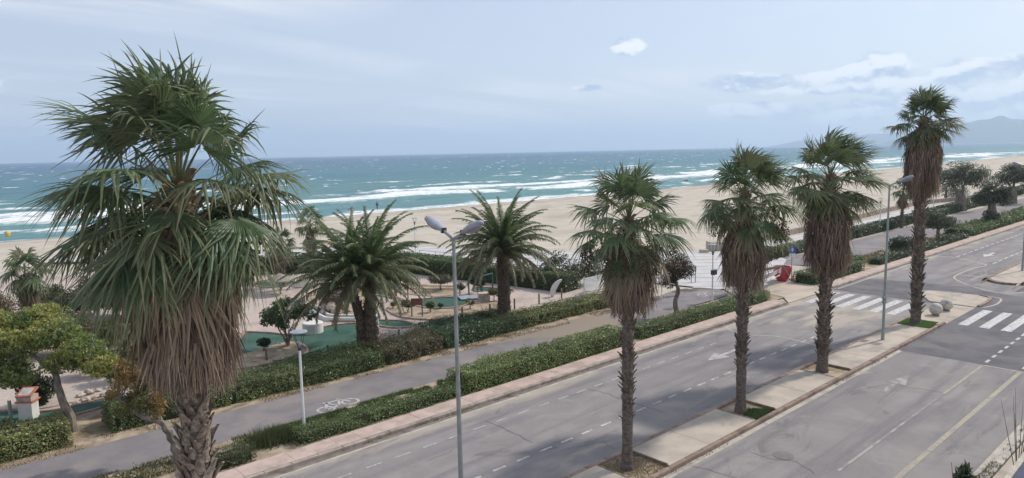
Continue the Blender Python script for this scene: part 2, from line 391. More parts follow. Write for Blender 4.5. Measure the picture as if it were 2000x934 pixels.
def sea_material():
    m = bpy.data.materials.new('sea_water'); m.use_nodes = True; t = NT(m.node_tree); t.n.clear()
    out = t.new('ShaderNodeOutputMaterial'); p = t.new('ShaderNodeBsdfPrincipled'); t.l.new(p.outputs[0], out.inputs[0])
    pos = t.new('ShaderNodeNewGeometry').outputs['Position']
    sp = t.new('ShaderNodeSeparateXYZ'); t.put(sp.inputs[0], pos); x, y, z = sp.outputs
    fo = t.new('ShaderNodeAttribute', attribute_name='foam').outputs['Fac']
    shallow = t.ss(y, 140., 420.)
    n = t.noise(t.scale(pos, (.012, .03, 1)), 1., 5, .6, .4)
    c = t.mix(shallow, (.095, .235, .235), (.050, .165, .21))
    c = t.mix(t.ss(y, 250., 1500.), c, (.034, .105, .20))
    c = t.mix(t.m('MULTIPLY', t.ss(n, .4, .7), .35), c, (.04, .12, .17))
    ns = t.noise(t.scale(pos, (.16, .42, 1)), 1., 9, .74, 1.8)
    f = t.ss(t.m('ADD', fo, t.m('MULTIPLY', t.m('SUBTRACT', ns, .5), 2.3)), .38, .86)
    f = t.m('MULTIPLY', f, t.ss(fo, .02, .18))
    c = t.mix(f, c, (.80, .83, .83))
    t.put(p.inputs['Base Color'], c); p.inputs['IOR'].default_value = 1.33
    t.put(p.inputs['Roughness'], t.mix(f, (.38,) * 3, (.9,) * 3)); p.inputs['Specular IOR Level'].default_value = .28
    b = t.new('ShaderNodeBump'); b.inputs['Strength'].default_value = .8; b.inputs['Distance'].default_value = 1.2
    h = t.m('ADD', t.noise(t.scale(pos, (.10, .35, 1)), 1., 7, .62, .5), t.m('MULTIPLY', t.noise(t.scale(pos, (.5, 1.2, 1)), 1., 5, .6), .35))
    t.put(b.inputs['Height'], h); t.l.new(b.outputs[0], p.inputs['Normal'])
    return m
M['sea'] = sea_material()
BR = ((14., 4., .3, .50), (40., 11., .8, .80), (60., 9., .8, .66), (90., 4., .5, .42), (135., 4., .4, .36), (185., 4., .3, .33))
def foam_f(x, y):
    s = y - shore(x) ; s = s + (fbm(x * .02, y * 0 + 3., 5) - .5) * 40 + (fbm(x * .09, y * .03, 6) - .5) * 16
    f = np.exp(-np.clip(s - 0, 0, None) / 3.0) * .75
    for c, w, a, k in BR:
        on = fbm(x * .045 + c, y * .006 + c * 1.7, 8, 3)
        lead = np.exp(-((s - c) / w) ** 2)
        trail = np.exp(-np.clip(c - s, 0, None) / (w * 1.8)) * (s < c)
        f = np.maximum(f, np.maximum(lead, trail * .72) * np.clip((on - (1 - k) * .72) * 6, 0, 1) * (.75 + .25 * a))
    return f * (y - shore(x) > -6)
def sea_z(x, y):
    s = y - shore(x); s2 = s + (fbm(x * .02, y * 0 + 3., 5) - .5) * 40 + (fbm(x * .09, y * .03, 6) - .5) * 16
    z = .10 * np.sin(y * .55 + 2.5 * fbm(x * .05, y * .05, 2) * 3) + .16 * np.sin(y * .21 + x * .03 + 6 * fbm(x * .02, y * .02, 4)) + (fbm(x * .3, y * .5, 12) - .5) * .30
    for c, w, a, k in BR:
        on = fbm(x * .045 + c, y * .006 + c * 1.7, 8, 3)
        z = z + a * .8 * np.exp(-((s2 - c) / (w * .35)) ** 2) * np.clip((on - (1 - k) * .72) * 6, 0, 1)
    e = np.clip((430 - y) / 40, 0, 1) * np.clip(s / 14, 0, 1)
    return SEA + z * e
grid(np.arange(-120, 900.1, 2.4), np.concatenate([np.arange(110, 260, .9), np.arange(260, 430.1, 2.)]), sea_z, 'sea', M['sea'], foam=foam_f)
far = MB()
Y0 = 110. + 0
yend = np.concatenate([np.arange(110, 260, .9), np.arange(260, 430.1, 2.)])[-1]; xend = np.arange(-120, 900.1, 2.4)[-1]
for (a, b, c, d) in ((-19000, 19000, yend, 19000), (xend, 19000, 110, yend), (-19000, -120, 110, yend)):
    far.add([(a, c, SEA), (b, c, SEA), (b, d, SEA), (a, d, SEA)], [(0, 1, 2, 3)])
far.build('sea', M['sea'], kind='structure')
wc = MB(); r2 = np.random.default_rng(5)                                   # whitecaps in the wind: foam crests standing up from the swell
for i in range(1100):
    y = 190 + 2300 * r2.random() ** 1.9; x = y * r2.uniform(-.35, 2.3)
    if y - shore(x) < 60: continue
    L = r2.uniform(1.2, 4) * (1 + y / 800) * (.4 + r2.random() ** 3 * 2); h = r2.uniform(.10, .26) * (1 + y / 1600); w = r2.uniform(.5, 1.2); a = r2.uniform(-.25, .25)
    n = 6; V = []; F = []
    for j in range(n + 1):
        u = (j / n - .5) * L; k = (1 - abs(j / n * 2 - 1) ** 1.5) * r2.uniform(.5, 1.1); q = r2.uniform(-.3, .3)
        cx = x + u * math.cos(a); cy = y + u * math.sin(a) + q
        V += [(cx, cy - w * k, SEA - .02), (cx, cy, SEA + h * k + .02), (cx, cy + w * k * 1.5, SEA - .02)]
    for j in range(n): F += [(j * 3, j * 3 + 3, j * 3 + 4, j * 3 + 1), (j * 3 + 1, j * 3 + 4, j * 3 + 5, j * 3 + 2)]
    wc.add(V, F)
o = wc.build('whitecaps', M['foam'], kind='stuff'); tag(o, 'white foam crests scattered over the open sea', 'whitecaps')

# ------------------------------------------------------------------ hills across the bay
def hills(name, ridge, D, depth, seed):
    xs_ = np.linspace(ridge[0][0], ridge[-1][0], 150); yy = np.interp(xs_, [a for a, b in ridge], [b for a, b in ridge])
    V = []; F = []; nk = 9
    for i, (px, py) in enumerate(zip(xs_, yy)):
        d = RN @ np.array([px - 1000., -(py - 467.), -1378.]); hh = math.hypot(d[0], d[1]); top = CH + d[2] / hh * D
        top = max(top, 4.) * (1 + .03 * math.sin(i * 1.3 + seed))
        for k in range(nk):
            f = (k / (nk - 1)) * 2 - 1
            rr = D + f * depth * .5
            z = top * (1 - abs(f) ** 1.25) * (1 + .35 * (float(fbm(np.array([i * .11]), np.array([k * .9]), seed)[0]) - .5) * (abs(f) > .05)) - 3 * (abs(f) > .98)
            V.append((d[0] / hh * rr, d[1] / hh * rr, z))
    n = len(xs_)
    for i in range(n - 1):
        for k in range(nk - 1): F.append((i * nk + k, (i + 1) * nk + k, (i + 1) * nk + k + 1, i * nk + k + 1))
    b = MB(); b.add(V, F); return b.build(name, M['hills'], kind='structure', smooth=True)
hills('hills', [(1480, 290), (1520, 283), (1560, 275), (1620, 272), (1660, 265), (1700, 262), (1760, 259), (1840, 254), (1900, 250), (1960, 246), (2040, 246), (2200, 240), (2500, 246), (2900, 252)], 14500, 2200, 3)
hills('hills', [(1700, 287), (1740, 274), (1790, 262), (1830, 252), (1870, 241), (1905, 237), (1930, 232), (1958, 226), (1982, 233), (2010, 236), (2060, 226), (2140, 214), (2250, 222), (2400, 208), (2700, 232), (3000, 240)], 11500, 2200, 8)

# ------------------------------------------------------------------ roads, kerbs, pavements
def sheet(name, poly, z, mat, parent=None, kind='structure', z0=None):
    b = MB()
    if z0 is None:
        n = len(poly); a = sum(poly[i][0] * poly[(i + 1) % n][1] - poly[(i + 1) % n][0] * poly[i][1] for i in range(n))
        f = tuple(range(n)); b.add([(x, y, z) for x, y in poly], [f if a > 0 else f[::-1]])
    else: b.prism(poly, z0, z)
    return b.build(name, mat, parent, kind=kind if parent is None else None)
def rect(x0, x1, y0, y1): return [(x0, y0), (x1, y0), (x1, y1), (x0, y1)]
road = sheet('road', rect(-60, 420, 5.98, 22.72), 0., M['road'])
sheet('newer_asphalt', [(39.45, 6.3), (58.6, 6.3), (59.0, 13.2), (60.6, 15.4), (59.3, 22.55), (52.9, 22.55), (52.7, 15.5), (47., 13.28), (39.35, 13.2)], .004, M['newroad'], road)
sheet('newer_asphalt', rect(60.5, 66, 6.3, 12.8), .004, M['newroad'], road)
sheet('bike_path', [(-60, 26.9), (-10, 26.8), (12, 26.75), (33, 26.6), (40, 27.0), (46, 27.2), (47.5, 28.8), (45.5, 31.2), (38, 30.2), (31, 29.95), (0, 29.85), (-60, 29.85)], .02, M['path'])
sheet('bike_path', [(63, 27.6), (72, 27.5), (90, 27.3), (124, 28.3), (200, 29.), (300, 30), (300, 34.5), (200, 34), (131, 33.9), (87, 32.9), (67, 32.5), (61, 31.)], .02, M['path'])
drift = sheet('crossing_paving', [(46.25, 22.70), (53.6, 22.70), (54.5, 26.2), (62, 27.6), (61, 31.4), (56, 32), (49, 31.5), (46.4, 30.6), (47.7, 28.6), (46.3, 27.), (48.5, 26.), (48., 24.)], .03, M['sanddrift'])
sheet('sand_drift', [(29., 27.0), (31, 26.7), (34.5, 26.72), (36., 27.6), (34.2, 28.7), (35.6, 29.7), (33.6, 30.3), (30.5, 30.2), (26., 30.1), (24.6, 29.75), (27.5, 29.1), (28.6, 28.1)], .026, M['sand'])
sheet('verge', rect(-60, 48.6, 23.85, 26.95), .012, M['earth'])
sheet('verge', [(53.6, 23.85), (300, 23.85), (300, 29.4), (200, 29.05), (124, 28.4), (90, 27.4), (72, 27.6), (63, 27.65), (54.6, 26.2)], .012, M['earth'])
sheet('verge', [(-60, 29.7), (31, 29.75), (38, 30.05), (42, 31.2), (40, 35), (-60, 35)], .008, M['earth'])
sheet('golf_ground', [(-60, 34), (40, 34), (41, 38), (38.5, 41.5), (36.5, 54), (33, 64), (10, 80), (-60, 90)], .012, M['gravel'])
sheet('pavement', rect(-60, 420, -10, 5.7), .10, M['slab'])
# far-side kerb and pink pavement
def stones(name, x0, x1, y0, y1, zt, mat, step=1.0, parent_name='kerb', z0=-.05, bevel=.02, gap=.005):
    root = structure(parent_name)
    b = MB(); L = step - gap
    b.add([(0, y0, z0), (L, y0, z0), (L, y1, z0), (0, y1, z0), (0, y0, zt - bevel), (L, y0, zt - bevel), (L, y1, zt - bevel), (0, y1, zt - bevel),
           (bevel, y0 + bevel, zt), (L - bevel, y0 + bevel, zt), (L - bevel, y1 - bevel, zt), (bevel, y1 - bevel, zt)],
          [(0, 1, 5, 4), (1, 2, 6, 5), (2, 3, 7, 6), (3, 0, 4, 7), (4, 5, 9, 8), (5, 6, 10, 9), (6, 7, 11, 10), (7, 4, 8, 11), (8, 9, 10, 11)])
    first = b.build(name, mat, root); n = int(round((x1 - x0) / step)); first.location = (x0, 0, 0)
    for i in range(1, n):
        c = copy_part(first, root, (x0 + i * step, rnd.uniform(-.006, .006), rnd.uniform(-.006, .006)))
    return root
stones('kerb_stone', -6, 46.2, 22.72, 22.90, .14, M['kerb'])
stones('kerb_stone', 53.4, 113.4, 22.72, 22.90, .14, M['kerb'])
stones('kerb_stone', 113.4, 313.4, 22.72, 22.90, .14, M['kerb'], step=10)
stones('paving_slab', -6, 46.2, 22.92, 23.84, .135, M['pinkpave'], step=.9, parent_name='pavement', bevel=.003, gap=.002)
stones('paving_slab', 53.4, 113.4, 22.92, 23.84, .135, M['pinkpave'], step=1.5, parent_name='pavement', bevel=.004)
stones('paving_slab', 113.4, 313.4, 22.92, 23.84, .135, M['pinkpave'], step=10, parent_name='pavement', bevel=.004)
# central reservation
med = structure('central_reservation')
PITS = [(3.5, 5.2), (17.45, 19.15), (24.9, 26.55), (32.2, 33.9), (44.6, 46.45)]
sheet('bedding', rect(-6, 46.5, 13.48, 15.18), .05, M['earth'], med)
edges = [-6, -3.6, -1.2, 1.2, 3.5, None, 5.2, 7.65, 10.1, 12.55, 15.0, 17.45, None, 19.15, 21.63, 24.9, None, 26.55, 29.3, 32.2, None, 33.9, 36.5, 39.1, 41.8, 44.6]
for a, b in zip(edges[:-1], edges[1:]):
    if a is None or b is None: continue
    q = MB(); q.prism(rect(a + .008, b - .008, 13.43, 15.17), 0, .145 + rnd.uniform(-.004, .004)); q.build('concrete_slab', M['slab'], med)
stones('kerb_stone', -6, 46.6, 13.25, 13.42, .15, M['redkerb'])
stones('kerb_stone', -6, 46.6, 15.18, 15.38, .15, M['redkerb'])
for a, b in PITS[1:4]:
    for q0 in ((a - .05, a + .0), (b, b + .05)):
        q = MB(); q.prism(rect(q0[0], q0[1], 13.52, 15.15), 0, .165); q.build('pit_edging', M['dark'] if 0 else M['wood'], med)
sheet('crossing_slab', rect(46.62, 53., 13.27, 15.36), .012, M['sanddrift'], med)
sheet('crossing_slab', [(53.02, 13.3), (56.6, 13.3), (57.3, 14.3), (57.2, 15.4), (56.8, 17.3), (55.4, 17.4), (53.02, 16.)], .06, M['slab'], med, z0=-.02)
def ribbon(name, pts, w, z, mat, parent=None, h=0):
    """flat strip of width w along a polyline on the ground"""
    P_ = [Vector(p) for p in pts]; A = []; B = []
    for i, p in enumerate(P_):
        d = (P_[min(i + 1, len(P_) - 1)] - P_[max(i - 1, 0)]).normalized(); nrm = Vector((-d.y, d.x))
        A.append(p + nrm * w / 2); B.append(p - nrm * w / 2)
    b = MB(); n = len(P_)
    V = [(q.x, q.y, z) for q in B] + [(q.x, q.y, z) for q in A]; F = [(i, i + 1, n + i + 1, n + i) for i in range(n - 1)]
    if h:
        V += [(q.x, q.y, z - h) for q in B] + [(q.x, q.y, z - h) for q in A]
        F += [(2 * n + i, 2 * n + i + 1, i + 1, i) for i in range(n - 1)] + [(n + i, n + i + 1, 3 * n + i + 1, 3 * n + i) for i in range(n - 1)]
        F += [(0, n, 3 * n, 2 * n), (n - 1, 3 * n - 1, 4 * n - 1, 2 * n - 1)]
    b.add(V, F); return b.build(name, mat, parent)
def smooth_pts(pts, closed=False, k=6):
    n = len(pts); out = []
    for i in range(n if closed else n - 1):
        p = [pts[(i + j - 1) % n] if closed else pts[min(max(i + j - 1, 0), n - 1)] for j in range(4)]
        for s in range(k):
            u = s / k; out.append(tuple(.5 * ((2 * p[1][a]) + (-p[0][a] + p[2][a]) * u + (2 * p[0][a] - 5 * p[1][a] + 4 * p[2][a] - p[3][a]) * u * u + (-p[0][a] + 3 * p[1][a] - 3 * p[2][a] + p[3][a]) * u ** 3) for a in range(2)))
    if not closed: out.append(tuple(pts[-1][:2]))
    return out
ribbon('kerb_edging', smooth_pts([(53.4, 13.2), (55.5, 13.2), (56.9, 13.45), (57.4, 14.2)]), .2, .10, M['redkerb'], med, h=.12)
# next reservation further up the road
isl = structure('central_reservation')
sheet('concrete_slab', smooth_pts([(63.7, 13.3), (63.6, 14.4), (64.6, 15.3), (67, 15.4), (120, 15.4), (320, 15.4), (320, 13.3), (120, 13.3), (66, 13.1)], True, 3), .14, M['slab'], isl, z0=-.02)
ribbon('kerb_edging', smooth_pts([(100, 13.2), (67, 13.1), (64.2, 12.95), (63.4, 13.5), (63.4, 14.6), (64.6, 15.45), (67, 15.55), (100, 15.55)]), .22, .15, M['redkerb'], isl, h=.17)
# near kerb
stones('kerb_stone', 8, 68, 5.74, 5.98, .14, M['gutter'])
nb = sheet('gutter', rect(-6, 120, 6.0, 6.28), .004, M['gutter'], road)
sheet('gutter', rect(-6, 39.3, 13.02, 13.24), .004, M['gutter'], road)
sheet('gutter', rect(-6, 46, 22.46, 22.715), .004, M['darkgutter'], road); sheet('gutter', rect(-6, 46, 22.33, 22.455), .004, M['gutter'], road)

# painted markings
def mark(name, poly, mat, z=.009, parent=road): return sheet(name, poly, z, mat, parent)
def stripes(n0, x0, x1, step, L, yc, w, mat, name='lane_dash'):
    x = x0; first = None
    while x < x1:
        b = MB()
        if first is None:
            b.add([(0, -w / 2, .009), (L, -w / 2, .009), (L, w / 2, .009), (0, w / 2, .009)], [(0, 1, 2, 3)]); first = b.build(name, mat, road, loc=(x, yc, 0))
        else: copy_part(first, road, (x, yc, 0))
        x += step
stripes(0, 4.6, 34, 1.2, .63, 20.84, .08, M['worn'])
stripes(0, 6.9, 39, 1.125, .60, 17.54, .11, M['fadedwhite'])
stripes(0, 75.8, 130, 1.9, 1.2, 20.8, .14, M['white']); stripes(0, 73.5, 130, 1.9, 1.2, 17.3, .14, M['white'])
stripes(0, 39.9, 47, 1.15, .6, 9.42, .13, M['white']); stripes(0, 39.9, 47, 1.3, .5, 7.85, .22, M['white'])
for i in range(6): mark('zebra_stripe', rect(47.4, 52.1, 21.62 - i * 1.07, 22.16 - i * 1.07), M['white'])
for i in range(6): mark('zebra_stripe', rect(47.4, 52.6, 12.22 - i * 1.08, 12.74 - i * 1.08), M['white'])
mark('stop_line', rect(39.25, 39.37, 6.4, 9.35), M['cream'])
mark('edge_line', rect(33.5, 39.2, 9.34, 9.46), M['yellow']); mark('edge_line', rect(23, 33.1, 9.36, 9.46), M['veryworn']); mark('edge_line', rect(18, 39.2, 7.78, 7.96), M['yellow'])
mark('edge_line', rect(75.4, 75.55, 20.75, 22.5), M['white']); mark('edge_line', rect(53.5, 75.4, 22.35, 22.47), M['cream']); 
ribbon('edge_line', smooth_pts([(75.4, 20.7), (72.5, 17.6), (70, 17.8), (65.8, 17.85), (63.4, 17.42), (60.8, 15.5), (59.4, 13.5), (60.8, 12.3), (63, 12.2)]), .14, .009, M['cream'], road)
ribbon('edge_line', smooth_pts([(53.0, 16.6), (54.4, 17.6), (55.7, 17.7), (56.8, 17.5), (57.5, 16.4), (57.7, 15.4)]), .13, .009, M['cream'], road)
ribbon('edge_line', smooth_pts([(57.55, 14.3), (57.5, 13.3), (57.0, 12.8), (55.2, 12.6), (54.0, 12.75), (53.4, 12.95)]), .13, .009, M['cream'], road)
ribbon('edge_line', [(65.5, 15.9), (65.6, 17.7)], .12, .009, M['white'], road)
def arrow(x, y, L, w, d, mat, z=.009):
    # tip towards d*X
    return mark('direction_arrow', [(x, y - w * .12), (x + d * L * .5, y - w * .12), (x + d * L * .5, y - w * .5), (x + d * L, y), (x + d * L * .5, y + w * .5), (x + d * L * .5, y + w * .12), (x, y + w * .12)][::d], mat)
arrow(33.6, 19.35, 2.8, .95, -1, M['worn']); arrow(32.0, 11.35, 3.2, .85, 1, M['veryworn']); arrow(81, 19., 3.5, 1.0, -1, M['white'])
ribbon('edge_line', smooth_pts([(37.6, 22.4), (36.6, 20.8), (37.6, 19.), (37.2, 16.6)]), .10, .009, M['worn'], road)
# bicycle symbol on the path
def bike_symbol(cx, cy, s, ang):
    r = structure('bicycle_symbol'); r.location = (cx, cy, 0); r.rotation_euler.z = ang
    for dx in (-.55 * s, .55 * s):
        b = MB(); n = 18
        V = [(dx + q * s * math.cos(2 * math.pi * i / n), q * s * math.sin(2 * math.pi * i / n), .026) for q in (.26, .36) for i in range(n)]
        b.add(V, [(i, (i + 1) % n, n + (i + 1) % n, n + i)[::-1] for i in range(n)]); b.build('painted_wheel', M['worn'], r)
    for a, c in (((-.55, 0), (-.15, .55)), ((-.15, .55), (.38, .5)), ((-.55, 0), (.02, -.02)), ((.02, -.02), (.38, .5)), ((.38, .62), (.55, 0)), ((.02, -.02), (-.22, .7))):
        o = ribbon('painted_frame', [(a[0] * s, a[1] * s), (c[0] * s, c[1] * s)], .10 * s, .027, M['worn'], r)
bike_symbol(14.15, 27.1, 1.15, R_(8)); bike_symbol(45.2, 28.6, 1.1, R_(8))
# cracks
def crack(pts, w=.035, seed=1):
    q = random.Random(seed); out = []
    for (a, b) in zip(pts[:-1], pts[1:]):
        L = math.hypot(b[0] - a[0], b[1] - a[1]); n = max(2, int(L / .25))
        for i in range(n):
            u = i / n; out.append((a[0] + (b[0] - a[0]) * u + q.uniform(-.06, .06), a[1] + (b[1] - a[1]) * u + q.uniform(-.06, .06)))
    out.append(pts[-1]); ribbon('crack', out, w, .006, M['crack'], road)
for pts, w in (([(946, 822), (985, 838), (1015, 852), (1040, 865)], .05), ([(1150, 760), (1190, 770), (1220, 782), (1260, 795), (1295, 806)], .05), ([(1380, 670), (1420, 680), (1450, 687)], .03),
               ([(1757, 686), (1845, 699), (1923, 712)], .06), ([(1355, 912), (1400, 922), (1440, 934)], .04), ([(1465, 882), (1500, 895), (1555, 903), (1590, 925)], .04), ([(1200, 878), (1180, 862), (1100, 880)], .03),
               ([(1660, 765), (1700, 757), (1730, 752), (1800, 760), (1850, 768)], .03), ([(900, 870), (880, 884), (835, 900)], .03), ([(1820, 498), (1875, 503)], .05)):
    crack([G(*p) for p in pts], w * .6, len(pts) * 7 + int(w * 100))
# drain grate and cover
for q in (rect(39.0, 39.55, 14.1, 14.62), rect(39.1, 39.7, 14.85, 15.15)): sheet('drain_cover', q, .152, M['redkerb'], med)
mh = MB(); mh.lathe([(0.004, .36), (.010, .36)], 18, G(1530, 890)); mh.build('manhole_cover', M['joint'], road)

# ------------------------------------------------------------------ promenade
prom = structure('promenade')
deck = [G(*p) for p in ((100, 503), (480, 497), (640, 484), (820, 482), (1055, 490), (1140, 496), (1310, 493), (1400, 492), (1500, 472), (1580, 457), (1680, 433), (1780, 408), (1925, 388), (2060, 362), (2060, 369),
        (1965, 381), (1890, 395), (1680, 457), (1585, 484), (1540, 503), (1512, 545), (1490, 562), (1400, 566), (1345, 560), (1190, 545), (1190, 531), (1050, 528), (950, 523), (820, 507), (640, 504), (480, 506), (100, 513))]
deck = [(x, y) for x, y in deck]
sheet('bed', deck, .016, M['joint'], prom)
import bmesh
def band(poly, n, lo, hi, m, d0, d1, z0, z1):
    """part of a polygon whose projection on n lies between lo and hi and on m between d0 and d1"""
    bm = bmesh.new(); vs_ = [bm.verts.new((x, y, 0)) for x, y in poly]; bm.faces.new(vs_); bmesh.ops.triangulate(bm, faces=bm.faces[:])
    for (nn, dd, s) in ((n, lo, -1), (n, hi, 1), (m, d0, -1), (m, d1, 1)):
        if not bm.faces: break
        bmesh.ops.bisect_plane(bm, geom=bm.verts[:] + bm.edges[:] + bm.faces[:], plane_co=(nn[0] * dd, nn[1] * dd, 0), plane_no=(nn[0] * s, nn[1] * s, 0), clear_outer=True)
    if not bm.faces: bm.free(); return None
    r = bmesh.ops.extrude_face_region(bm, geom=bm.faces[:])
    for v in r['geom']:
        if isinstance(v, bmesh.types.BMVert): v.co.z = z1
    for v in bm.verts:
        if v.co.z == 0: v.co.z = z0
    bmesh.ops.recalc_face_normals(bm, faces=bm.faces)
    me = bpy.data.meshes.new('concrete_slab'); bm.to_mesh(me); bm.free(); me.materials.append(M['deck'])
    o = link(bpy.data.objects.new('concrete_slab', me), prom); return o
xsp = 66.
nB = (.64, .77); mB = (.77, -.64)
left = [p for p in deck]
for i in range(30):                                                           # deck left of the crossing: boards across the view
    lo = 44 + i * 1.9
    bm_poly = deck
    for (a, b) in ((-60, -22), (-22, 2), (2, 11), (11, 29)):
        # clip to X < 66 by handing a cut polygon
        o = band(bm_poly, nB, lo + .05, lo + 1.85, mB, a + .02, b - .02, .018, .045)
cut = []
for o in [c for c in prom.children if c.name.startswith('concrete_slab')]:
    bm = bmesh.new(); bm.from_mesh(o.data)
    bmesh.ops.bisect_plane(bm, geom=bm.verts[:] + bm.edges[:] + bm.faces[:], plane_co=(xsp, 0, 0), plane_no=(1, 0, 0), clear_outer=True)
    if len(bm.faces) < 3: me = o.data; bpy.data.objects.remove(o); bpy.data.meshes.remove(me)
    else: bm.to_mesh(o.data)
    bm.free()
for j in range(8):                                                             # long stretch along the beach
    y0 = 33 + j * 1.9
    for a in np.arange(66.1, 330, 16.5): band(deck, (0, 1), y0 + .05, y0 + 1.84, (1, 0), a, a + 16.4, .018, .045)
# low wall between promenade and beach
wall = MB()
wp = [G(*p) for p in ((1440, 482), (1500, 467), (1580, 450), (1680, 426), (1780, 402), (1925, 384))]
low = ribbon('low_beach_wall', wp, .45, .62, M['kerb'], h=.75)
tag(low, 'low brown concrete wall between the pale promenade and the beach', 'wall')

# ------------------------------------------------------------------ fan palms
UP = np.array([0, 0, 1.])
def frond_arrays(r, az, el, petL, R, droop, wind, green, tipc, N=38, tm=2.05, sag=.25, roll=.3, tipdroop=.5, mess=1., stemc=(.20, .22, .10)):
    p0 = np.array([math.cos(az) * math.cos(el), math.sin(az) * math.cos(el), math.sin(el)])
    ts = np.linspace(0, 1, 6)[:, None]
    pet = p0 * ts * petL - UP * sag * petL * ts ** 2 * max(.15, math.cos(el)) + wind * .25 * ts ** 2
    tan = pet[-1] - pet[-2]; tan /= np.linalg.norm(tan)
    s = np.cross(tan, UP)
    if np.linalg.norm(s) < .15: s = np.array([-math.sin(az), math.cos(az), 0])
    s /= np.linalg.norm(s); n = np.cross(s, tan)
    a = r.uniform(-roll, roll); s, n = s * math.cos(a) + n * math.sin(a), n * math.cos(a) - s * math.sin(a)
    V = []; F = []; C = []
    # petiole: three-sided, tapering
    w = np.linspace(.034, .014, 6); k = 0
    for i in range(6): V += [pet[i] + s * w[i], pet[i] - s * w[i], pet[i] - n * w[i] * .8]
    for i in range(5):
        for j in range(3): F.append((i * 3 + j, i * 3 + (j + 1) % 3, i * 3 + 3 + (j + 1) % 3, i * 3 + 3 + j)); C.append(stemc)
    base = len(V); c = pet[-1]
    th = np.linspace(-tm, tm, N); dt = th[1] - th[0]
    rs = np.array([.06, .32, .56, .72, .87, 1.]); sp = .50
    L = R * (1 - .22 * (np.abs(th) / tm) ** 2) * r.uniform(.88, 1.06, N)
    fold = r.uniform(.12, .35); td = r.uniform(.2, 1., N) * tipdroop; jx = r.normal(0, .07 * mess, (N, 3)); bend = r.uniform(-.10, .10, N) * mess
    d = np.cos(th)[:, None] * tan + np.sin(th)[:, None] * s
    e = -np.sin(th)[:, None] * tan + np.cos(th)[:, None] * s
    vv = np.zeros((N, 6, 3, 3))
    for q, rr in enumerate(rs):
        cen = c + d * (rr * L)[:, None] - n * (fold * np.abs(np.sin(th)) * rr * L)[:, None] - UP * (droop * rr ** 2.0 * L)[:, None] + wind * (rr ** 2 * R)
        x = max(0, rr - sp) / (1 - sp)
        cen = cen - UP * (td * x ** 1.6 * L * .55)[:, None] + jx * x * R - tan * (x ** 2 * droop * .25 * L)[:, None] + e * (bend * x ** 1.5 * L)[:, None]
        if rr <= .56: hw = rr * L * math.tan(dt / 2) * 1.04
        else: hw = .56 * L * math.tan(dt / 2) * (1 - (rr - .56) / .44) ** .75 * 1.0 + .0015
        vv[:, q, 0] = cen - e * hw[:, None]; vv[:, q, 1] = cen + n * (hw * .55 + .0)[:, None]; vv[:, q, 2] = cen + e * hw[:, None]
    V = np.vstack([np.array(V), vv.reshape(-1, 3)])
    idx = base + np.arange(N * 18).reshape(N, 6, 3); FF = []; CC = []
    g = np.array(green); tp = np.array(tipc)
    segv = r.uniform(.75, 1.25, N); tipk = r.uniform(0, 1, N)
    for q in range(5):
        mixk = np.clip((q - 1.2) / 3.2, 0, 1) ** 1.3 * (.35 + .65 * tipk)
        col = (g[None] * (1 - mixk[:, None]) + tp[None] * mixk[:, None]) * segv[:, None]
        for h in (0, 1):
            FF.append(np.stack([idx[:, q, h], idx[:, q, h + 1], idx[:, q + 1, h + 1], idx[:, q + 1, h]], 1)); CC.append(col)
    return V, np.array(F), np.vstack(FF), np.array(C), np.vstack(CC)
def add_frond(mb, off, arrs):
    V, F1, F2, C1, C2 = arrs
    n0 = mb.n; mb.v += (V + off).tolist(); mb.n += len(V)
    mb.f += (F1 + n0).tolist() + (F2 + n0).tolist(); mb.m += [0] * (len(F1) + len(F2)); mb.c += C1.tolist() + C2.tolist()
def skirt_mesh(r, prof, n, lean, Lr=(.4, 1.0), w=(.018, .045), spread=1.0):
    zs = np.array([p[0] for p in prof]); rs_ = np.array([p[1] for p in prof])       # ascending z
    mb = MB()
    core = [(z, q * .60) for z, q in prof]
    mb.lathe(core, 18, lean, 0, (.10, .075, .058), jit=.16)
    zt, zb = zs[-1], zs[0]
    for i in range(n):
        a = r.uniform(0, 2 * math.pi); L = r.uniform(*Lr); z0 = zb + (zt - zb) * r.random() ** .75 + .12
        z0 = max(z0, zb + .35); L = min(L, z0 - zb + r.random() ** 2 * .35); f = r.uniform(.86, 1.04) * spread * (.66 + .62 * float(fbm(np.array([a * 1.6 + zt * 3]), np.array([z0 * 1.1]), 41, 3)[0])); ww = r.uniform(*w); da = r.uniform(-.22, .22)
        b = np.array((.235, .180, .142)) * r.uniform(.45, 1.5) * (1, r.uniform(.9, 1.05), r.uniform(.82, 1.1))
        V = []; k = 4
        for j in range(k + 1):
            u = j / k; z = z0 - L * u; rr = np.interp(max(z, zb + .25), zs, rs_) * f + .03 * math.sin(i + 5 * u) + (.10 * u if z < zb else 0) * r.random()
            if z > zt: rr = rs_[-1] * f * .8
            aa = a + da * u; hw = ww * (1 - u * .75) / max(rr, .2)
            for h, rx in ((-1, 0), (0, .018), (1, 0)): V.append((lean[0] + (rr + rx) * math.cos(aa + h * hw), lean[1] + (rr + rx) * math.sin(aa + h * hw), z))
        F = [(j * 3 + h, j * 3 + h + 1, j * 3 + h + 4, j * 3 + h + 3) for j in range(k) for h in (0, 1)]
        mb.add(V, F, 0, tuple(b))
    return mb
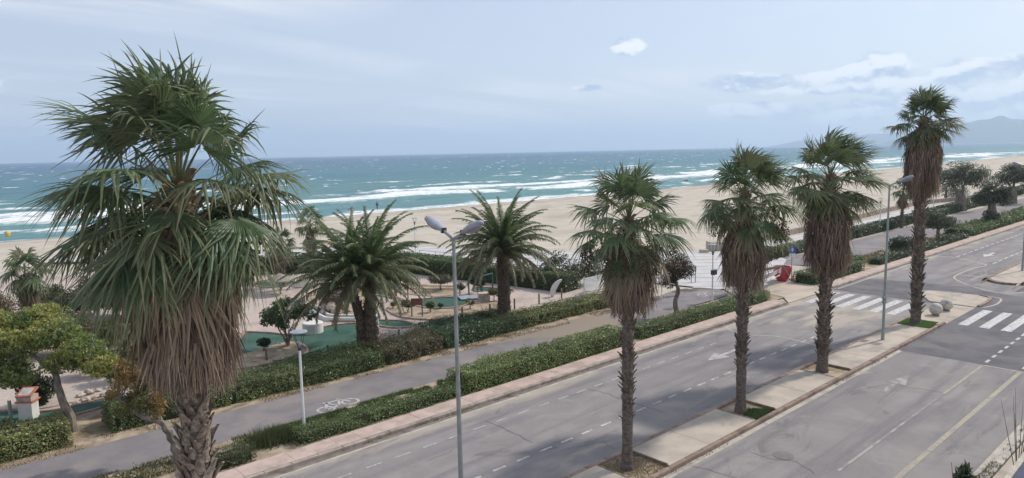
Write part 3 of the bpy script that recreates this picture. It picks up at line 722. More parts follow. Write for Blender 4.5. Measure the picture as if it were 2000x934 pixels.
def boot_mesh(s=1., seed=0):
    q = random.Random(seed); mb = MB(); k = 4; V = []
    for i in range(k + 1):
        u = i / k; w = .085 * s * (1 - u * .72); out_ = (.02 + .13 * u ** 1.5 + q.uniform(-.01, .01)) * s; z = u * .24 * s; th = .03 * s * (1 - u * .6)
        V += [(out_, -w, z), (out_ + th, 0, z - .01), (out_, w, z), (out_ - .03 * s, 0, z)]
    F = [(i * 4 + j, i * 4 + (j + 1) % 4, i * 4 + 4 + (j + 1) % 4, i * 4 + 4 + j) for i in range(k) for j in range(4)] + [(k * 4, k * 4 + 1, k * 4 + 2, k * 4 + 3)]
    mb.add(V, F, 0, (1, 1, 1)); return mb
def trunk_prof(h, r0, r1, flare=.5):
    out_ = []; z = -.15
    while z < h:
        f = 1 + flare * math.exp(-max(z, 0) / .28); out_.append((z, (r0 + (r1 - r0) * z / h) * f * rnd.uniform(.96, 1.04))); z += .14
    return out_ + [(h, r1)]
def fan_palm(loc, label, heart, ztop, skirt, r0, r1, seed, nfr, petL, R, wind, boots_from, boot_s=.8, boot_parts=False, ndead=12, nsk=1100, green=(.125, .175, .085), stringy=1.35, skcol=1., upmul=1.0, els=(86, -50), drop=.35, lw=(.018, .045), group='fan palms along the central reservation', name='fan_palm', Nseg=38, fruit=0, base_flare=.45):
    r = np.random.default_rng(seed); root = empty(name, loc, label, 'palm tree', group)
    H = np.array([heart[0], heart[1], heart[2]])
    tr = MB(); prof = trunk_prof(H[2], r0, r1, base_flare); k = 14; V = []; F = []
    for z, q in prof:
        u = max(0, z / H[2]); ring = .03 * math.sin(z * 42)
        for j in range(k):
            a = 2 * math.pi * j / k; qq = q * (1 + ring + rnd.uniform(-.05, .05)) * min(1., max(.16, (H[2] - z) / .7)); V.append((H[0] * u + qq * math.cos(a), H[1] * u + qq * math.sin(a), z))
    n = len(prof)
    for i in range(n - 1):
        for j in range(k): F.append((i * k + j, i * k + (j + 1) % k, (i + 1) * k + (j + 1) % k, (i + 1) * k + j))
    tr.add(V, F); tr.build('trunk', M['bark'], root)
    # old leaf bases round the trunk
    if boot_parts:
        meshes = []
        for q in range(5):
            mb = boot_mesh(boot_s * (1 + .12 * q), q); me = mb.mesh('leaf_base'); me.materials.append(M['boot']); meshes.append(me)
    mb = MB(); z = boots_from; i = 0; top = skirt[0][0] + .5; bm0 = [boot_mesh(boot_s * (1 + .14 * q), q) for q in range(5)]
    while z < top:
        a = i * 2.39996 + r.uniform(-.2, .2); u = z / H[2]; q = r0 + (r1 - r0) * u
        if boot_parts:
            o = link(bpy.data.objects.new('leaf_base', meshes[i % 5]), root); o.location = (H[0] * u + (q - .04) * math.cos(a), H[1] * u + (q - .04) * math.sin(a), z)
            o.rotation_euler = (r.uniform(-.35, .35), r.uniform(-.45, .25), a); z += .0265
        else:
            src = bm0[i % 5]; m = Matrix.Rotation(a, 4, 'Z') @ Matrix.Rotation(r.uniform(-.5, .3), 4, 'Y') @ Matrix.Rotation(r.uniform(-.3, .3), 4, 'X')
            off = Vector((H[0] * u + (q - .05) * math.cos(a), H[1] * u + (q - .05) * math.sin(a), z))
            g_ = r.uniform(.40, .95); mb.add([m @ Vector(v) + off for v in src.v], src.f, 0, (g_, g_ * .97, g_ * .93)); z += .021
        i += 1
    if not boot_parts: mb.build('leaf_bases', M['boot'], root, kind='stuff')
    if petL > 1.1:                                                              # split leaf bases wrapped round the top of the trunk
        cs = MB(); z = H[2] - 1.3
        while z < H[2] - .05:
            a = i * 2.39996 + r.uniform(-.2, .2); u = z / H[2]; q = r1 * min(1., max(.2, (H[2] - z) / .8)); src = bm0[i % 5]
            m = Matrix.Rotation(a, 4, 'Z') @ Matrix.Rotation(r.uniform(-.1, .35), 4, 'Y'); off = Vector((H[0] * u + (q - .03) * math.cos(a), H[1] * u + (q - .03) * math.sin(a), z)); g_ = r.uniform(.6, 1.3)
            cs.add([m @ (Vector(v) * 1.25) + off for v in src.v], src.f, 0, (g_, g_ * .95, g_ * .8)); z += .018; i += 1
        cs.build('crown_leaf_bases', M['boot'], root, kind='stuff')
    if skirt:
        sk = skirt_mesh(r, [(z, q * .88) for z, q in skirt], int(nsk * .62), (H[0] * .95, H[1] * .95), w=lw); sk.build('dead_leaf_skirt', M['dead'], root, kind='stuff')
        zs_ = np.array([q[0] for q in skirt]); rs2 = np.array([q[1] for q in skirt]); hf = MB(); nh = max(10, nsk // 22)
        for i in range(nh):                                                     # whole dead fans hanging in the skirt
            z = zs_[0] + (zs_[-1] - zs_[0]) * (.30 + .70 * r.random()); a = i * 2.39996 + r.uniform(-.4, .4); q = np.interp(z, zs_, rs2) * r.uniform(.40, .86); b = np.array((.23, .175, .138)) * skcol * r.uniform(.45, 1.55) * (1, r.uniform(.92, 1.06), r.uniform(.85, 1.1))
            Rr = min(r.uniform(.65, 1.0) * min(1.2, petL), max(.25, (z - zs_[0]) / 1.55 - .1))
            add_frond(hf, np.array([H[0] * .95 + q * math.cos(a), H[1] * .95 + q * math.sin(a), z]), frond_arrays(r, a + r.uniform(-.3, .3), R_(r.uniform(-92, -76)), .18, Rr, .55, wind * .04, b, b * 1.15, N=15, tm=r.uniform(.28, .72), tipdroop=.8, mess=1.3, stemc=tuple(b), roll=1.2))
        hf.build('hanging_dead_leaves', M['dead'], root, kind='stuff')
    for i in range(nfr):
        u = (i + .5) / nfr; el = R_(els[0] + (els[1] - els[0]) * u ** .95 + r.uniform(-7, 7)); az = i * 2.39996 + r.uniform(-.3, .3)
        g_ = np.array(green) * r.uniform(.72, 1.25) * (r.uniform(.85, 1.25), 1, r.uniform(.85, 1.15)); age = u ** 2
        tip = np.array((.30, .25, .14)) * (.5 + .6 * age) + g_ * .5 * (1 - age)
        off = H + UP * r.uniform(-.35, .12) * (u > .3) - UP * .3 * u
        f = MB(); add_frond(f, off, frond_arrays(r, az, el, petL * r.uniform(.8, 1.15) * (upmul + (1.1 - upmul) * min(1, u * 2.5)) * (1 - .35 * max(0, u - .6) / .4), R * r.uniform(.85, 1.1) * (1 - .22 * max(0, u - .6) / .4), drop * (.5 + u) * r.uniform(.7, 1.3), wind * r.uniform(.4, 1.2), g_, tip, N=Nseg, tipdroop=(.22 + .45 * u) * stringy, mess=stringy))
        f.build('frond', M['leaf'], root)
    for i in range(ndead):
        el = R_(r.uniform(-80, -22)); az = i * 2.39996 + 1; b = np.array((.25, .19, .14)) * r.uniform(.6, 1.3)
        f = MB(); add_frond(f, H - UP * r.uniform(.3, 1.0), frond_arrays(r, az, el, petL * r.uniform(.55, .9), R * r.uniform(.6, .85), r.uniform(.5, .9), wind * .2, b, b * 1.1, N=26, tm=1.5, tipdroop=1.0, stemc=(.22, .17, .12)))
        f.build('dead_frond', M['dead'], root)
    for i in range(fruit):                                                      # hanging strings of dry fruit
        az = r.uniform(0, 6.28); f = MB(); p0 = H - UP * .2; d = np.array([math.cos(az), math.sin(az), .25]); pts = [p0 + d * t_ * 1.5 - UP * 1.1 * t_ ** 2 for t_ in np.linspace(0, 1, 6)]
        f.tube(pts, .012, 4, 0, (.2, .14, .09))
        for j in range(60):
            c = pts[-1] + np.array([r.normal(0, .10), r.normal(0, .10), -r.uniform(0, .75)]); f.sphere(c, r.uniform(.02, .035), 5, col=(.10, .06, .04))
        f.build('fruit_cluster', M['dead'], root, kind='stuff')
    return root
WR = np.array([.18, -.10, .04]); WL = np.array([-.22, .10, .02])
MY = 14.4
fan_palm((4.35, MY, .05), 'largest nearest fan palm at left with ragged crown and long brown skirt', (0.05, 0.05, 10.2), 13, [(6.4, .62), (6.8, .82), (7.4, .90), (8.0, .94), (8.8, .74), (9.8, .25)], .27, .25, 3, 52, 1.42, 1.24, WL, 3.2, boot_s=1.1, boot_parts=True, ndead=30, nsk=4200, els=(87, -42), drop=.17, lw=(.014, .034), Nseg=44, fruit=5, green=(.12, .170, .085), upmul=1.10, stringy=1.9, skcol=1.3)
fan_palm((18.09, MY, .05), 'fan palm on bare soil with hanging fruit, first clear trunk right of the double-headed lamp', (.15, .05, 8.5), 10, [(5.45, .42), (5.9, .70), (6.5, .88), (7.1, .70), (7.9, .22)],   .17, .21, 21, 38, 1.24, .98, WR * .3, 1.7, ndead=16, nsk=1300, els=(84, -34), fruit=12, drop=.15, boot_s=.72)
fan_palm((25.44, MY, .05), 'fan palm in grassy pit beside parking arrow with leaning windswept crown', (.18, .1, 8.75), 10, [(5.15, .50), (5.6, .80), (6.3, .95), (7.0, .78), (8.1, .22)],   .19, .22, 34, 38, 1.25, 1.05, WR * 1.3, 1.9, ndead=12, nsk=1500, els=(85, -36), fruit=5, drop=.17, boot_s=.8)
fan_palm((32.9, MY, .05), 'fan palm with thickest wide brown skirt between grassy pit palm and green lamp pole', (.35, .1, 9.25), 11, [(4.75, .55), (5.4, .95), (6.4, 1.16), (7.3, 1.05), (8.4, .35), (8.7,.2)], .25, .24, 45, 40, 1.38, 1.16, WR * 1.7, .8, ndead=12, nsk=1900, els=(85, -34), drop=.17, boot_s=.95, base_flare=.25)
fan_palm((45.37, MY, .05), 'tallest fan palm on green turf square beside two stone balls', (.1, .1, 12.0), 13, [(7.6, .42), (8.3, .85), (9.4, 1.02), (10.4, .98), (11.2, .8), (11.8, .22)], .27, .26, 57, 34, 1.15, 1.10, WR, .5, ndead=18, nsk=1900, els=(85, -14), drop=.15, boot_s=1.0, green=(.105, .155, .078), base_flare=.2)

# ------------------------------------------------------------------ date palms
def feather(r, az, el, L, bendk, col, stem=(.25, .23, .10), n=60, lf=.50, off=None):
    p0 = np.array([math.cos(az) * math.cos(el), math.sin(az) * math.cos(el), math.sin(el)])
    side = np.array([-math.sin(az), math.cos(az), 0]); ts = np.linspace(0, 1, 13)
    P = [np.array(off, float)]; uu = np.linspace(0, 1, 13)
    for i in range(12):
        um = (uu[i] + uu[i + 1]) / 2; e_ = el - bendk * um ** 1.25; P.append(P[-1] + L / 12 * np.array([math.cos(az) * math.cos(e_), math.sin(az) * math.cos(e_), math.sin(e_)]))
    P = np.array(P)
    mb = MB(); mb.tube([tuple(p) for p in P], list(np.linspace(.035, .008, 13)), 4, 0, stem, cap=False)
    u = np.linspace(.10, .995, n); V = []; F = []; C = []
    pos = np.stack([np.interp(u, ts, P[:, i]) for i in range(3)], 1); tg = np.gradient(pos, axis=0); tg /= np.linalg.norm(tg, axis=1)[:, None]
    nr = np.cross(side[None], tg); nr /= np.linalg.norm(nr, axis=1)[:, None]
    for s in (-1, 1):
        ll = lf * np.sin(np.clip(u * 1.08 + .10, 0, 1) * math.pi * .93) ** .6 * r.uniform(.8, 1.1, n)
        d = tg * .72 + side[None] * s * .62 + nr * r.uniform(.1, .5, n)[:, None] + r.normal(0, .07, (n, 3)); d /= np.linalg.norm(d, axis=1)[:, None]
        w = .034
        a = pos - tg * w; b = pos + tg * w; m1 = pos + d * (ll * .55)[:, None]; m2 = m1 + tg * w * 1.1; m1 = m1 - tg * w * .6
        tip = pos + d * ll[:, None] - UP * (ll * .22)[:, None]
        base = len(V) * 1; st = np.stack([a, b, m2, m1, tip], 1).reshape(-1, 3); i0 = mb.n; mb.v += st.tolist(); mb.n += len(st)
        for j in range(n):
            q = i0 + j * 5; mb.f += [(q, q + 1, q + 2, q + 3), (q + 3, q + 2, q + 4)]; mb.m += [0, 0]
            c = tuple(np.array(col) * r.uniform(.7, 1.35)); mb.c += [c, c]
    return mb
def date_palm(loc, label, stems, seed, L, nfr):
    r = np.random.default_rng(seed); root = empty('date_palm', loc, label, 'palm tree', 'date palms behind the bike path hedge')
    for (pts, rad, H) in stems:
        tb = MB(); P = smooth3(pts, 7); n = len(P); k = 14; V = []; F = []
        R__ = np.interp(np.linspace(0, 1, n), np.linspace(0, 1, len(rad)), rad)
        for i, p in enumerate(P):
            for j in range(k):
                a = 2 * math.pi * j / k; q = R__[i] * (1 + rnd.uniform(-.06, .06)); V.append((p[0] + q * math.cos(a), p[1] + q * math.sin(a), p[2]))
        for i in range(n - 1):
            for j in range(k): F.append((i * k + j, i * k + (j + 1) % k, (i + 1) * k + (j + 1) % k, (i + 1) * k + j))
        tb.add(V, F); tb.build('trunk', M['barkdark'], root)
        mb = MB(); src = [boot_mesh(.75 + .15 * q, q) for q in range(3)]; i = 0; zz = .15
        while zz < P[-1][2]:
            p = [np.interp(zz, [a[2] for a in P], [a[c] for a in P]) for c in range(2)]; q = np.interp(zz, [a[2] for a in P], R__)
            a = i * 2.39996 + r.uniform(-.15, .15); m = Matrix.Rotation(a, 4, 'Z') @ Matrix.Rotation(r.uniform(-.45, .1), 4, 'Y')
            o_ = Vector((p[0] + (q - .06) * math.cos(a), p[1] + (q - .06) * math.sin(a), zz)); g_ = r.uniform(.35, .8)
            mb.add([m @ Vector(v) + o_ for v in src[i % 3].v], src[i % 3].f, 0, (g_, g_ * .92, g_ * .85)); i += 1; zz += .010
        mb.build('leaf_bases', M['boot'], root, kind='stuff')
        Hh = np.array(H)
        for i in range(nfr):
            u = (i + .5) / nfr; el = R_(86 - 84 * u ** 1.05 + r.uniform(-6, 6)); az = i * 2.39996 + r.uniform(-.25, .25)
            old = u ** 3; c = np.array((.115, .165, .075)) * (1 - old) * r.uniform(.75, 1.25) + np.array((.20, .165, .10)) * old
            if el > R_(-35):
                f = feather(r, az, el, L * r.uniform(.85, 1.08), R_(r.uniform(38, 62) + 30 * min(1, u * 2)), c, off=Hh + np.array([0, 0, -.45 * u]))
                f.build('frond', M['leaf'], root)
    return root
def smooth3(pts, k=5):
    out_ = []
    for a, b in zip(pts[:-1], pts[1:]):
        for i in range(k): out_.append(tuple(a[c] + (b[c] - a[c]) * i / k for c in range(3)))
    return out_ + [pts[-1]]
date_palm((19.33, 33.4, 0), 'date palm with forked double trunk beside the large green mini golf lawn', [([(-.16, .10, -.1), (-.22, .15, 1.9), (-.62, .45, 3.9)], [.30, .26, .22], (-.62, .45, 4.2)), ([(.15, -.12, -.1), (.17, -.13, 1.9), (.30, -.25, 4.3)], [.36, .33, .26], (.30, -.25, 4.6))], 4, 4.1, 62)
date_palm((29.7, 33.7, 0), 'single trunk date palm beside concrete block, right of the lamp with two heads', [([(0, 0, -.1), (0, 0, 2.), (-.05, 0, 4.6)], [.42, .38, .36], (-.05, 0, 4.7))], 9, 4.2, 84)

# ------------------------------------------------------------------ hedges
def hedge(x0, x1, y0, y1, h, label, col=(.055, .095, .03), dens=420, leaf=.075, lump=.16, ragged=.0, seed=0, brown=0., gap_ends=True, group=None, skew=0., cat='hedge', topyellow=0.):
    """clipped hedge on a long plot; outline lumpy, surface of single leaves"""
    r = np.random.default_rng(seed + 100)
    root_loc = ((x0 + x1) / 2, (y0 + y1) / 2, 0)
    lx = (x1 - x0) / 2; ly = (y1 - y0) / 2
    def top(x, y): return h * (1 + ragged * (fbm((x + seed * 3.3) * .55, y * .55, seed, 3) - .5) * 2) + lump * (fbm(x * 1.3, y * 1.3, seed + 5, 3) - .5)
    def outset(x, z, side): return lump * 1.5 * (fbm(x * 1.1 + side * 9, z * 1.3, seed + 9, 3) - .5) - .10 * (z / h) ** 3 - ragged * .4 * (fbm(x * .6, z * 0 + side, seed + 4) - .5)
    mb = MB(); nx = max(4, int((x1 - x0) / .35)); 
    # core
    xs_ = np.linspace(-lx + .08, lx - .08, nx); cross = [(-1, 0.), (-1, .5), (-.98, .85), (-.7, 1.), (0, 1.0), (.7, 1.), (.98, .85), (1, .5), (1, 0.)]
    V = []; F = []
    for i, x in enumerate(xs_):
        e = 1 if 0 < i < nx - 1 else .8
        for cy, cz in cross:
            hh = float(top(np.array([x]), np.array([cy * ly]))[0]); oo = float(outset(np.array([x]), np.array([cz * h]), np.sign(cy))[0]) if abs(cy) > .9 else 0
            V.append((x, cy * (ly - .10) * e + np.sign(cy) * oo + skew * x, (hh - .09) * cz * (1 if e == 1 else .9)))
    k = len(cross)
    for i in range(nx - 1):
        for j in range(k - 1): F.append((i * k + j, i * k + j + 1, (i + 1) * k + j + 1, (i + 1) * k + j)[::-1])
    F.append(tuple(range(k))); F.append(tuple((nx - 1) * k + j for j in range(k))[::-1])
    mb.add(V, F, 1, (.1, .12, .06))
    A = [(2 * lx * 2 * ly, 'top'), (2 * lx * h, 'f'), (2 * lx * h, 'b'), (2 * ly * h, 'l'), (2 * ly * h, 'r')]
    for area, sd_ in A:
        n = int(area * dens)
        if n == 0: continue
        if sd_ == 'top':
            x = r.uniform(-lx, lx, n); y = r.uniform(-ly, ly, n); z = top(x, y) - .03 + r.normal(0, .035, n) * (1 + ragged * 2); nn = np.tile([0, 0, 1.], (n, 1))
        elif sd_ in 'fb':
            s = -1 if sd_ == 'f' else 1; x = r.uniform(-lx, lx, n); z = h * r.uniform(.02, 1., n); y = s * ly + s * outset(x, z, s) + r.normal(0, .03, n)
            z = np.minimum(z, top(x, y)); nn = np.tile([0, s * 1., .35], (n, 1))
        else:
            s = -1 if sd_ == 'l' else 1; y = r.uniform(-ly, ly, n); z = h * r.uniform(.02, 1., n); x = s * lx + s * outset(y, z, s + 2) + r.normal(0, .03, n); nn = np.tile([s * 1., 0, .35], (n, 1))
        # gaps
        keep = fbm(x * 2.1 + seed, y * 2.1 + z * 1.7, seed + 31, 2) > (.22 + ragged * .15); x, y, z, nn = x[keep], y[keep], z[keep], nn[keep]; n = len(x)
        P = np.stack([x, y + skew * x, z], 1); nn = nn + r.normal(0, .55, (n, 3)); nn /= np.linalg.norm(nn, axis=1)[:, None]
        a = np.cross(nn, r.normal(0, 1, (n, 3))); a /= np.linalg.norm(a, axis=1)[:, None] + 1e-6; b = np.cross(nn, a)
        sz = (leaf * r.uniform(.6, 1.25, n))[:, None]
        V = np.stack([P - a * sz * .55, P + b * sz * .30, P + a * sz * .55, P - b * sz * .30], 1).reshape(-1, 3); F = np.arange(n * 4).reshape(n, 4)
        big = .62 + .85 * fbm(x * .8, y * .8 + z, seed + 3, 3)
        c = leafcol(n, col, .35, .15, r) * big[:, None]
        if brown:
            kb = (fbm(x * .5, y * .5 + z * .4, seed + 77, 3) > (1 - brown * .62))[:, None] * r.uniform(.3, 1, (n, 1)); c = c * (1 - kb) + np.array((.20, .14, .075)) * kb * r.uniform(.6, 1.3, (n, 1))
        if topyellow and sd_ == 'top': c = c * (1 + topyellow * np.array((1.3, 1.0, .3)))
        mb.add_np(V, F, 0, c)
    if ragged > .1:                                                             # loose shoots standing out of the outline
        n = int((x1 - x0) * (y1 - y0) * 14 * ragged * 3)
        for i in range(n):
            x = r.uniform(-lx, lx); y = r.uniform(-ly, ly); z = float(top(np.array([x]), np.array([y]))[0]); L = r.uniform(.12, .35)
            for j in range(5):
                q = np.array([x, y + skew * x, z + L * j / 4]) + r.normal(0, .03, 3); a = r.normal(0, 1, 3); a /= np.linalg.norm(a); b = np.cross(a, r.normal(0, 1, 3)); b /= np.linalg.norm(b)
                mb.add([q - a * leaf * .5, q + b * leaf * .25, q + a * leaf * .5, q - b * leaf * .25], [(0, 1, 2, 3)], 0, tuple(leafcol(1, col, .3, .15, r)[0] * 1.2))
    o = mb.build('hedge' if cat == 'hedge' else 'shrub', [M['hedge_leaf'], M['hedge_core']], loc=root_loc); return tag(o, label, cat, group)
GA = 'hedges between the bike path and the road'; GB = 'hedges between the bike path and the mini golf'
LG = (.175, .225, .070); DG = (.115, .160, .055); YG = (.23, .245, .085)
# strip beside the road
hedge(-2.5, 5.9, 24.15, 25.4, .42, 'low brownish scrubby hedge by the kerb at the foot of the largest palm', (.075, .085, .035), 330, .07, .22, .30, 1, .55, group=GA)
hedge(7.1, 9.3, 24.15, 25.3, .50, 'short yellow-brown hedge clump beside the bare sandy gap', (.095, .105, .04), 380, .07, .2, .25, 2, .5, group=GA)
hedge(11.0, 18.9, 24.15, 25.15, .50, 'thin hedge with grass behind it, right of the white path lamp', (.14, .19, .065), 480, .065, .18, .22, 3, .18, group=GA)
hedge(19.0, 30.6, 24.1, 25.75, .88, 'tall dense clipped bright green hedge beside the pink pavement', LG, 620, .07, .14, .05, 4, 0, group=GA)
hedge(21.2, 24.8, 25.78, 26.35, .62, 'loose back row of shoots behind the dense clipped hedge', LG, 420, .07, .2, .3, 44, .1, group=GA)
hedge(31.7, 46.3, 24.1, 25.15, .72, 'long clipped hedge ending at the beach crossing, under the tamarisks', (.145, .195, .065), 420, .075, .12, .07, 5, 0, group=GA)
hedge(53.6, 63., 24.2, 26.1, .85, 'square hedge with dry brown top just beyond the crossing', (.10, .15, .055), 240, .10, .12, .06, 6, .35, group=GA)
hedge(64.2, 67.5, 25.9, 27.1, .6, 'small low hedge piece beyond the dry topped hedge', DG, 200, .10, .2, .2, 61, 0, group=GA)
hedge(66.5, 74., 24.1, 25.3, .55, 'low broken hedge before the round dark shrub', (.06, .09, .04), 160, .11, .25, .25, 62, .2, group=GA)
hedge(76.5, 92., 24.1, 25.4, .5, 'low hedge by the kerb under the small round-crowned tree', (.065, .095, .045), 110, .13, .25, .2, 63, .2, group=GA)
hedge(94., 125., 24.2, 27.3, .75, 'broad hedge under the thick dark tree at right', DG, 60, .17, .3, .12, 64, .05, group=GA)
hedge(126., 185., 24.2, 27.6, .85, 'farthest hedge along the road kerb at the right edge', DG, 34, .22, .3, .1, 65, .05, group=GA)
# between path and mini golf
hedge(-6., 4.75, 30.5, 32.3, .95, 'yellow-green clipped hedge at the lower left corner', YG, 520, .08, .18, .10, 7, 0, group=GB)
hedge(-6., 3.2, 32.5, 33.3, .9, 'back row of hedge behind the yellow-green hedge at lower left', (.13, .165, .055), 300, .08, .18, .1, 71, 0, group=GB)
hedge(6.2, 9.5, 30.7, 32.5, .95, 'dark green hedge behind the gap under the leaning tree trunk', (.11, .15, .05), 420, .08, .2, .15, 8, .05, group=GB)
hedge(9.9, 14.0, 30.55, 32.8, .85, 'olive green hedge partly hidden behind the largest palm trunk', (.15, .185, .06), 520, .075, .2, .10, 9, 0, group=GB)
hedge(14.0, 18.6, 30.4, 33.4, .80, 'dark glossy hedge at the foot of the forked date palm', DG, 500, .08, .25, .18, 10, 0, group=GB)
hedge(18.6, 22.4, 30.5, 33.0, .90, 'brown withered hedge between the forked date palm and the double lamp', (.12, .115, .065), 420, .07, .28, .28, 11, .75, group=GB)
hedge(22.5, 26.2, 30.8, 33.6, 1.0, 'very dark round hedge right of the brown withered hedge', (.06, .11, .042), 460, .08, .3, .12, 12, 0, group=GB)
hedge(26.2, 29.2, 30.9, 32.4, .75, 'low hedge at the foot of the single trunk date palm', (.09, .135, .05), 420, .075, .25, .12, 13, .05, group=GB)
hedge(29.2, 38.6, 30.9, 32.9, .72, 'long yellowish hedge left of the white slatted fence', (.19, .205, .07), 420, .08, .3, .18, 14, .12, group=GB)
hedge(24.5, 30.5, 34.2, 35.0, .55, 'low yellowish back hedge behind the single date palm', (.10, .11, .04), 300, .08, .3, .25, 15, .1, group=GB)
# hedge round the back of the golf course, running towards the beach
def rot_hedge(a, b, w, h, label, **k):
    L = math.hypot(b[0] - a[0], b[1] - a[1]); ang = math.atan2(b[1] - a[1], b[0] - a[0]); o = hedge(-L / 2, L / 2, -w / 2, w / 2, h, label, **k)
    o.location = ((a[0] + b[0]) / 2, (a[1] + b[1]) / 2, 0); o.rotation_euler.z = ang; return o
GC = 'hedges at the back of the mini golf'
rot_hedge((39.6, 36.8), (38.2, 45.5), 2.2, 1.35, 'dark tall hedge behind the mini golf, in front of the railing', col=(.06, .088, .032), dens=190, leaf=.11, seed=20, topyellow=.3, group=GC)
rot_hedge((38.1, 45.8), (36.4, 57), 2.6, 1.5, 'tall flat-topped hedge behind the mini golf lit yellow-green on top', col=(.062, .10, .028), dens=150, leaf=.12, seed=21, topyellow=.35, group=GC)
rot_hedge((35.8, 58), (24., 66), 2.4, 1.5, 'far dark hedge behind the two slim trunks at the back of the golf', col=(.045, .07, .03), dens=90, leaf=.15, seed=22, group=GC)
rot_hedge((5., 62.), (-10, 66), 3, 1.4, 'overgrown hedge behind the left golf trees near the beach', col=(.08, .09, .035), dens=80, leaf=.16, ragged=.2, seed=23, group=GC)
# beyond the crossing, sea side of the path
GD = 'hedges between the far bike path and the promenade'
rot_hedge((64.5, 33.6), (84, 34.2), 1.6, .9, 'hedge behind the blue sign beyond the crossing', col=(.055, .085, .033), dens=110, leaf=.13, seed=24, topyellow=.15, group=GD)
rot_hedge((84.6, 34.3), (110, 35.2), 1.8, 1.0, 'hedge at the foot of the two staked palms', col=(.055, .085, .036), dens=80, leaf=.16, seed=25, group=GD)
rot_hedge((111, 35.2), (150, 37.), 2.6, 1.0, 'bright green hedge under the big tamarisk crown', col=(.06, .095, .036), dens=50, leaf=.2, seed=26, group=GD)
rot_hedge((151, 37.2), (215, 40.), 3., 1.1, 'farthest hedge beside the promenade at the right edge', col=(.055, .085, .04), dens=26, leaf=.26, seed=27, group=GD)

# ------------------------------------------------------------------ broadleaf trees and shrubs
def tree(name, loc, label, limbs, lobes, n, col, leaf=.09, seed=0, group=None, cat='tree', elong=1.6, col2=None, hang=0., bark='treebark', var=.35, hole=.36, rz=0.):
    """limbs: list of (points, radii); lobes: (x, y, z, rx, ry, rz)"""
    r = np.random.default_rng(seed); root = empty(name, loc, label, cat, group, rz)
    tb = MB()
    for pts, rad in limbs:
        P = smooth3(pts, 4); P = [tuple(np.array(p) + (r.normal(0, .03, 3) * (1 if 0 < i < len(P) - 1 else 0))) for i, p in enumerate(P)]
        tb.tube(P, list(np.interp(np.linspace(0, 1, len(P)), np.linspace(0, 1, len(rad)), rad)), 8)
    # twigs from the limb ends into every lobe
    for (x, y, z, rx, ry, rz) in lobes:
        ends = [l[0][-1] for l in limbs]; e = min(ends, key=lambda q: (q[0] - x) ** 2 + (q[1] - y) ** 2 + (q[2] - z) ** 2)
        for j in range(6):
            d = np.array([x, y, z]) + r.uniform(-.75, .75, 3) * (rx, ry, rz); m_ = (np.array(e) + d) / 2 + r.normal(0, .08, 3)
            tb.tube([e, tuple(m_), tuple(d)], [.035, .02, .006], 4)
    tb.build('trunk', M[bark], root)
    vol = np.array([l[3] * l[4] * l[5] for l in lobes]) ** .8; cnt = (n * vol / vol.sum()).astype(int); mb = MB()
    for (x, y, z, rx, ry, rz), k in zip(lobes, cnt):
        d = r.normal(0, 1, (k, 3)); d /= np.linalg.norm(d, axis=1)[:, None]; rr = r.random(k) ** (1 / 2.4) * (.82 + .42 * fbm(d[:, 0] * 2.2 + x + 9, d[:, 1] * 2.2 + d[:, 2] * 1.7 + z, seed + 2, 3))
        P = np.array([x, y, z]) + d * rr[:, None] * np.array([rx, ry, rz])
        keep = fbm(P[:, 0] * 1.5 / max(rx, .6) + 5, P[:, 1] * 1.5 / max(ry, .6) + P[:, 2] * 1.9 / max(rz, .6), seed + 7, 3) > hole; P = P[keep]; d = d[keep]; k = len(P)
        nn = d * .6 + r.normal(0, .7, (k, 3)); nn /= np.linalg.norm(nn, axis=1)[:, None]
        a = np.cross(nn, r.normal(0, 1, (k, 3))); 
        if hang: a = a * (1 - hang) + np.array([0, 0, -1.]) * hang
        a /= np.linalg.norm(a, axis=1)[:, None] + 1e-6; b = np.cross(nn, a); b /= np.linalg.norm(b, axis=1)[:, None] + 1e-6
        sz = (leaf * r.uniform(.6, 1.3, k))[:, None]
        V = np.stack([P - a * sz * .5 * elong, P + b * sz * .33, P + a * sz * .5 * elong, P - b * sz * .33], 1).reshape(-1, 3)
        cc = leafcol(k, col, var, .14, r)
        if col2 is not None:
            q = (fbm(P[:, 0] * .9, P[:, 1] * .9 + P[:, 2], seed + 13, 3) > .52)[:, None]; cc = np.where(q, leafcol(k, col2, var, .14, r), cc)
        mb.add_np(V, np.arange(k * 4).reshape(k, 4), 0, cc)
    mb.build('crown', M['leaf'], root); return root
TG = 'tamarisk trees beyond the crossing'
TC = (.062, .078, .048)
tree('tamarisk_tree', (38.0, 26.2, 0), 'small brownish tamarisk with curved trunk in the roadside hedge, behind a palm skirt', [([(0, 0, -.1), (-.1, 0, .9), (.15, 0, 1.7), (.05, .1, 2.3)], [.19, .15, .13, .08])],
     [(.0, .1, 2.9, .75, .75, .75), (-.6, .3, 2.3, .6, .6, .5), (.6, -.4, 3.0, .6, .6, .6), (.2, -.2, 3.7, .5, .5, .45), (-.5, .2, 3.3, .6, .5, .5)], 5200, (.075, .075, .050), .08, 71, elong=2.2, col2=(.11, .085, .06), hole=.45)
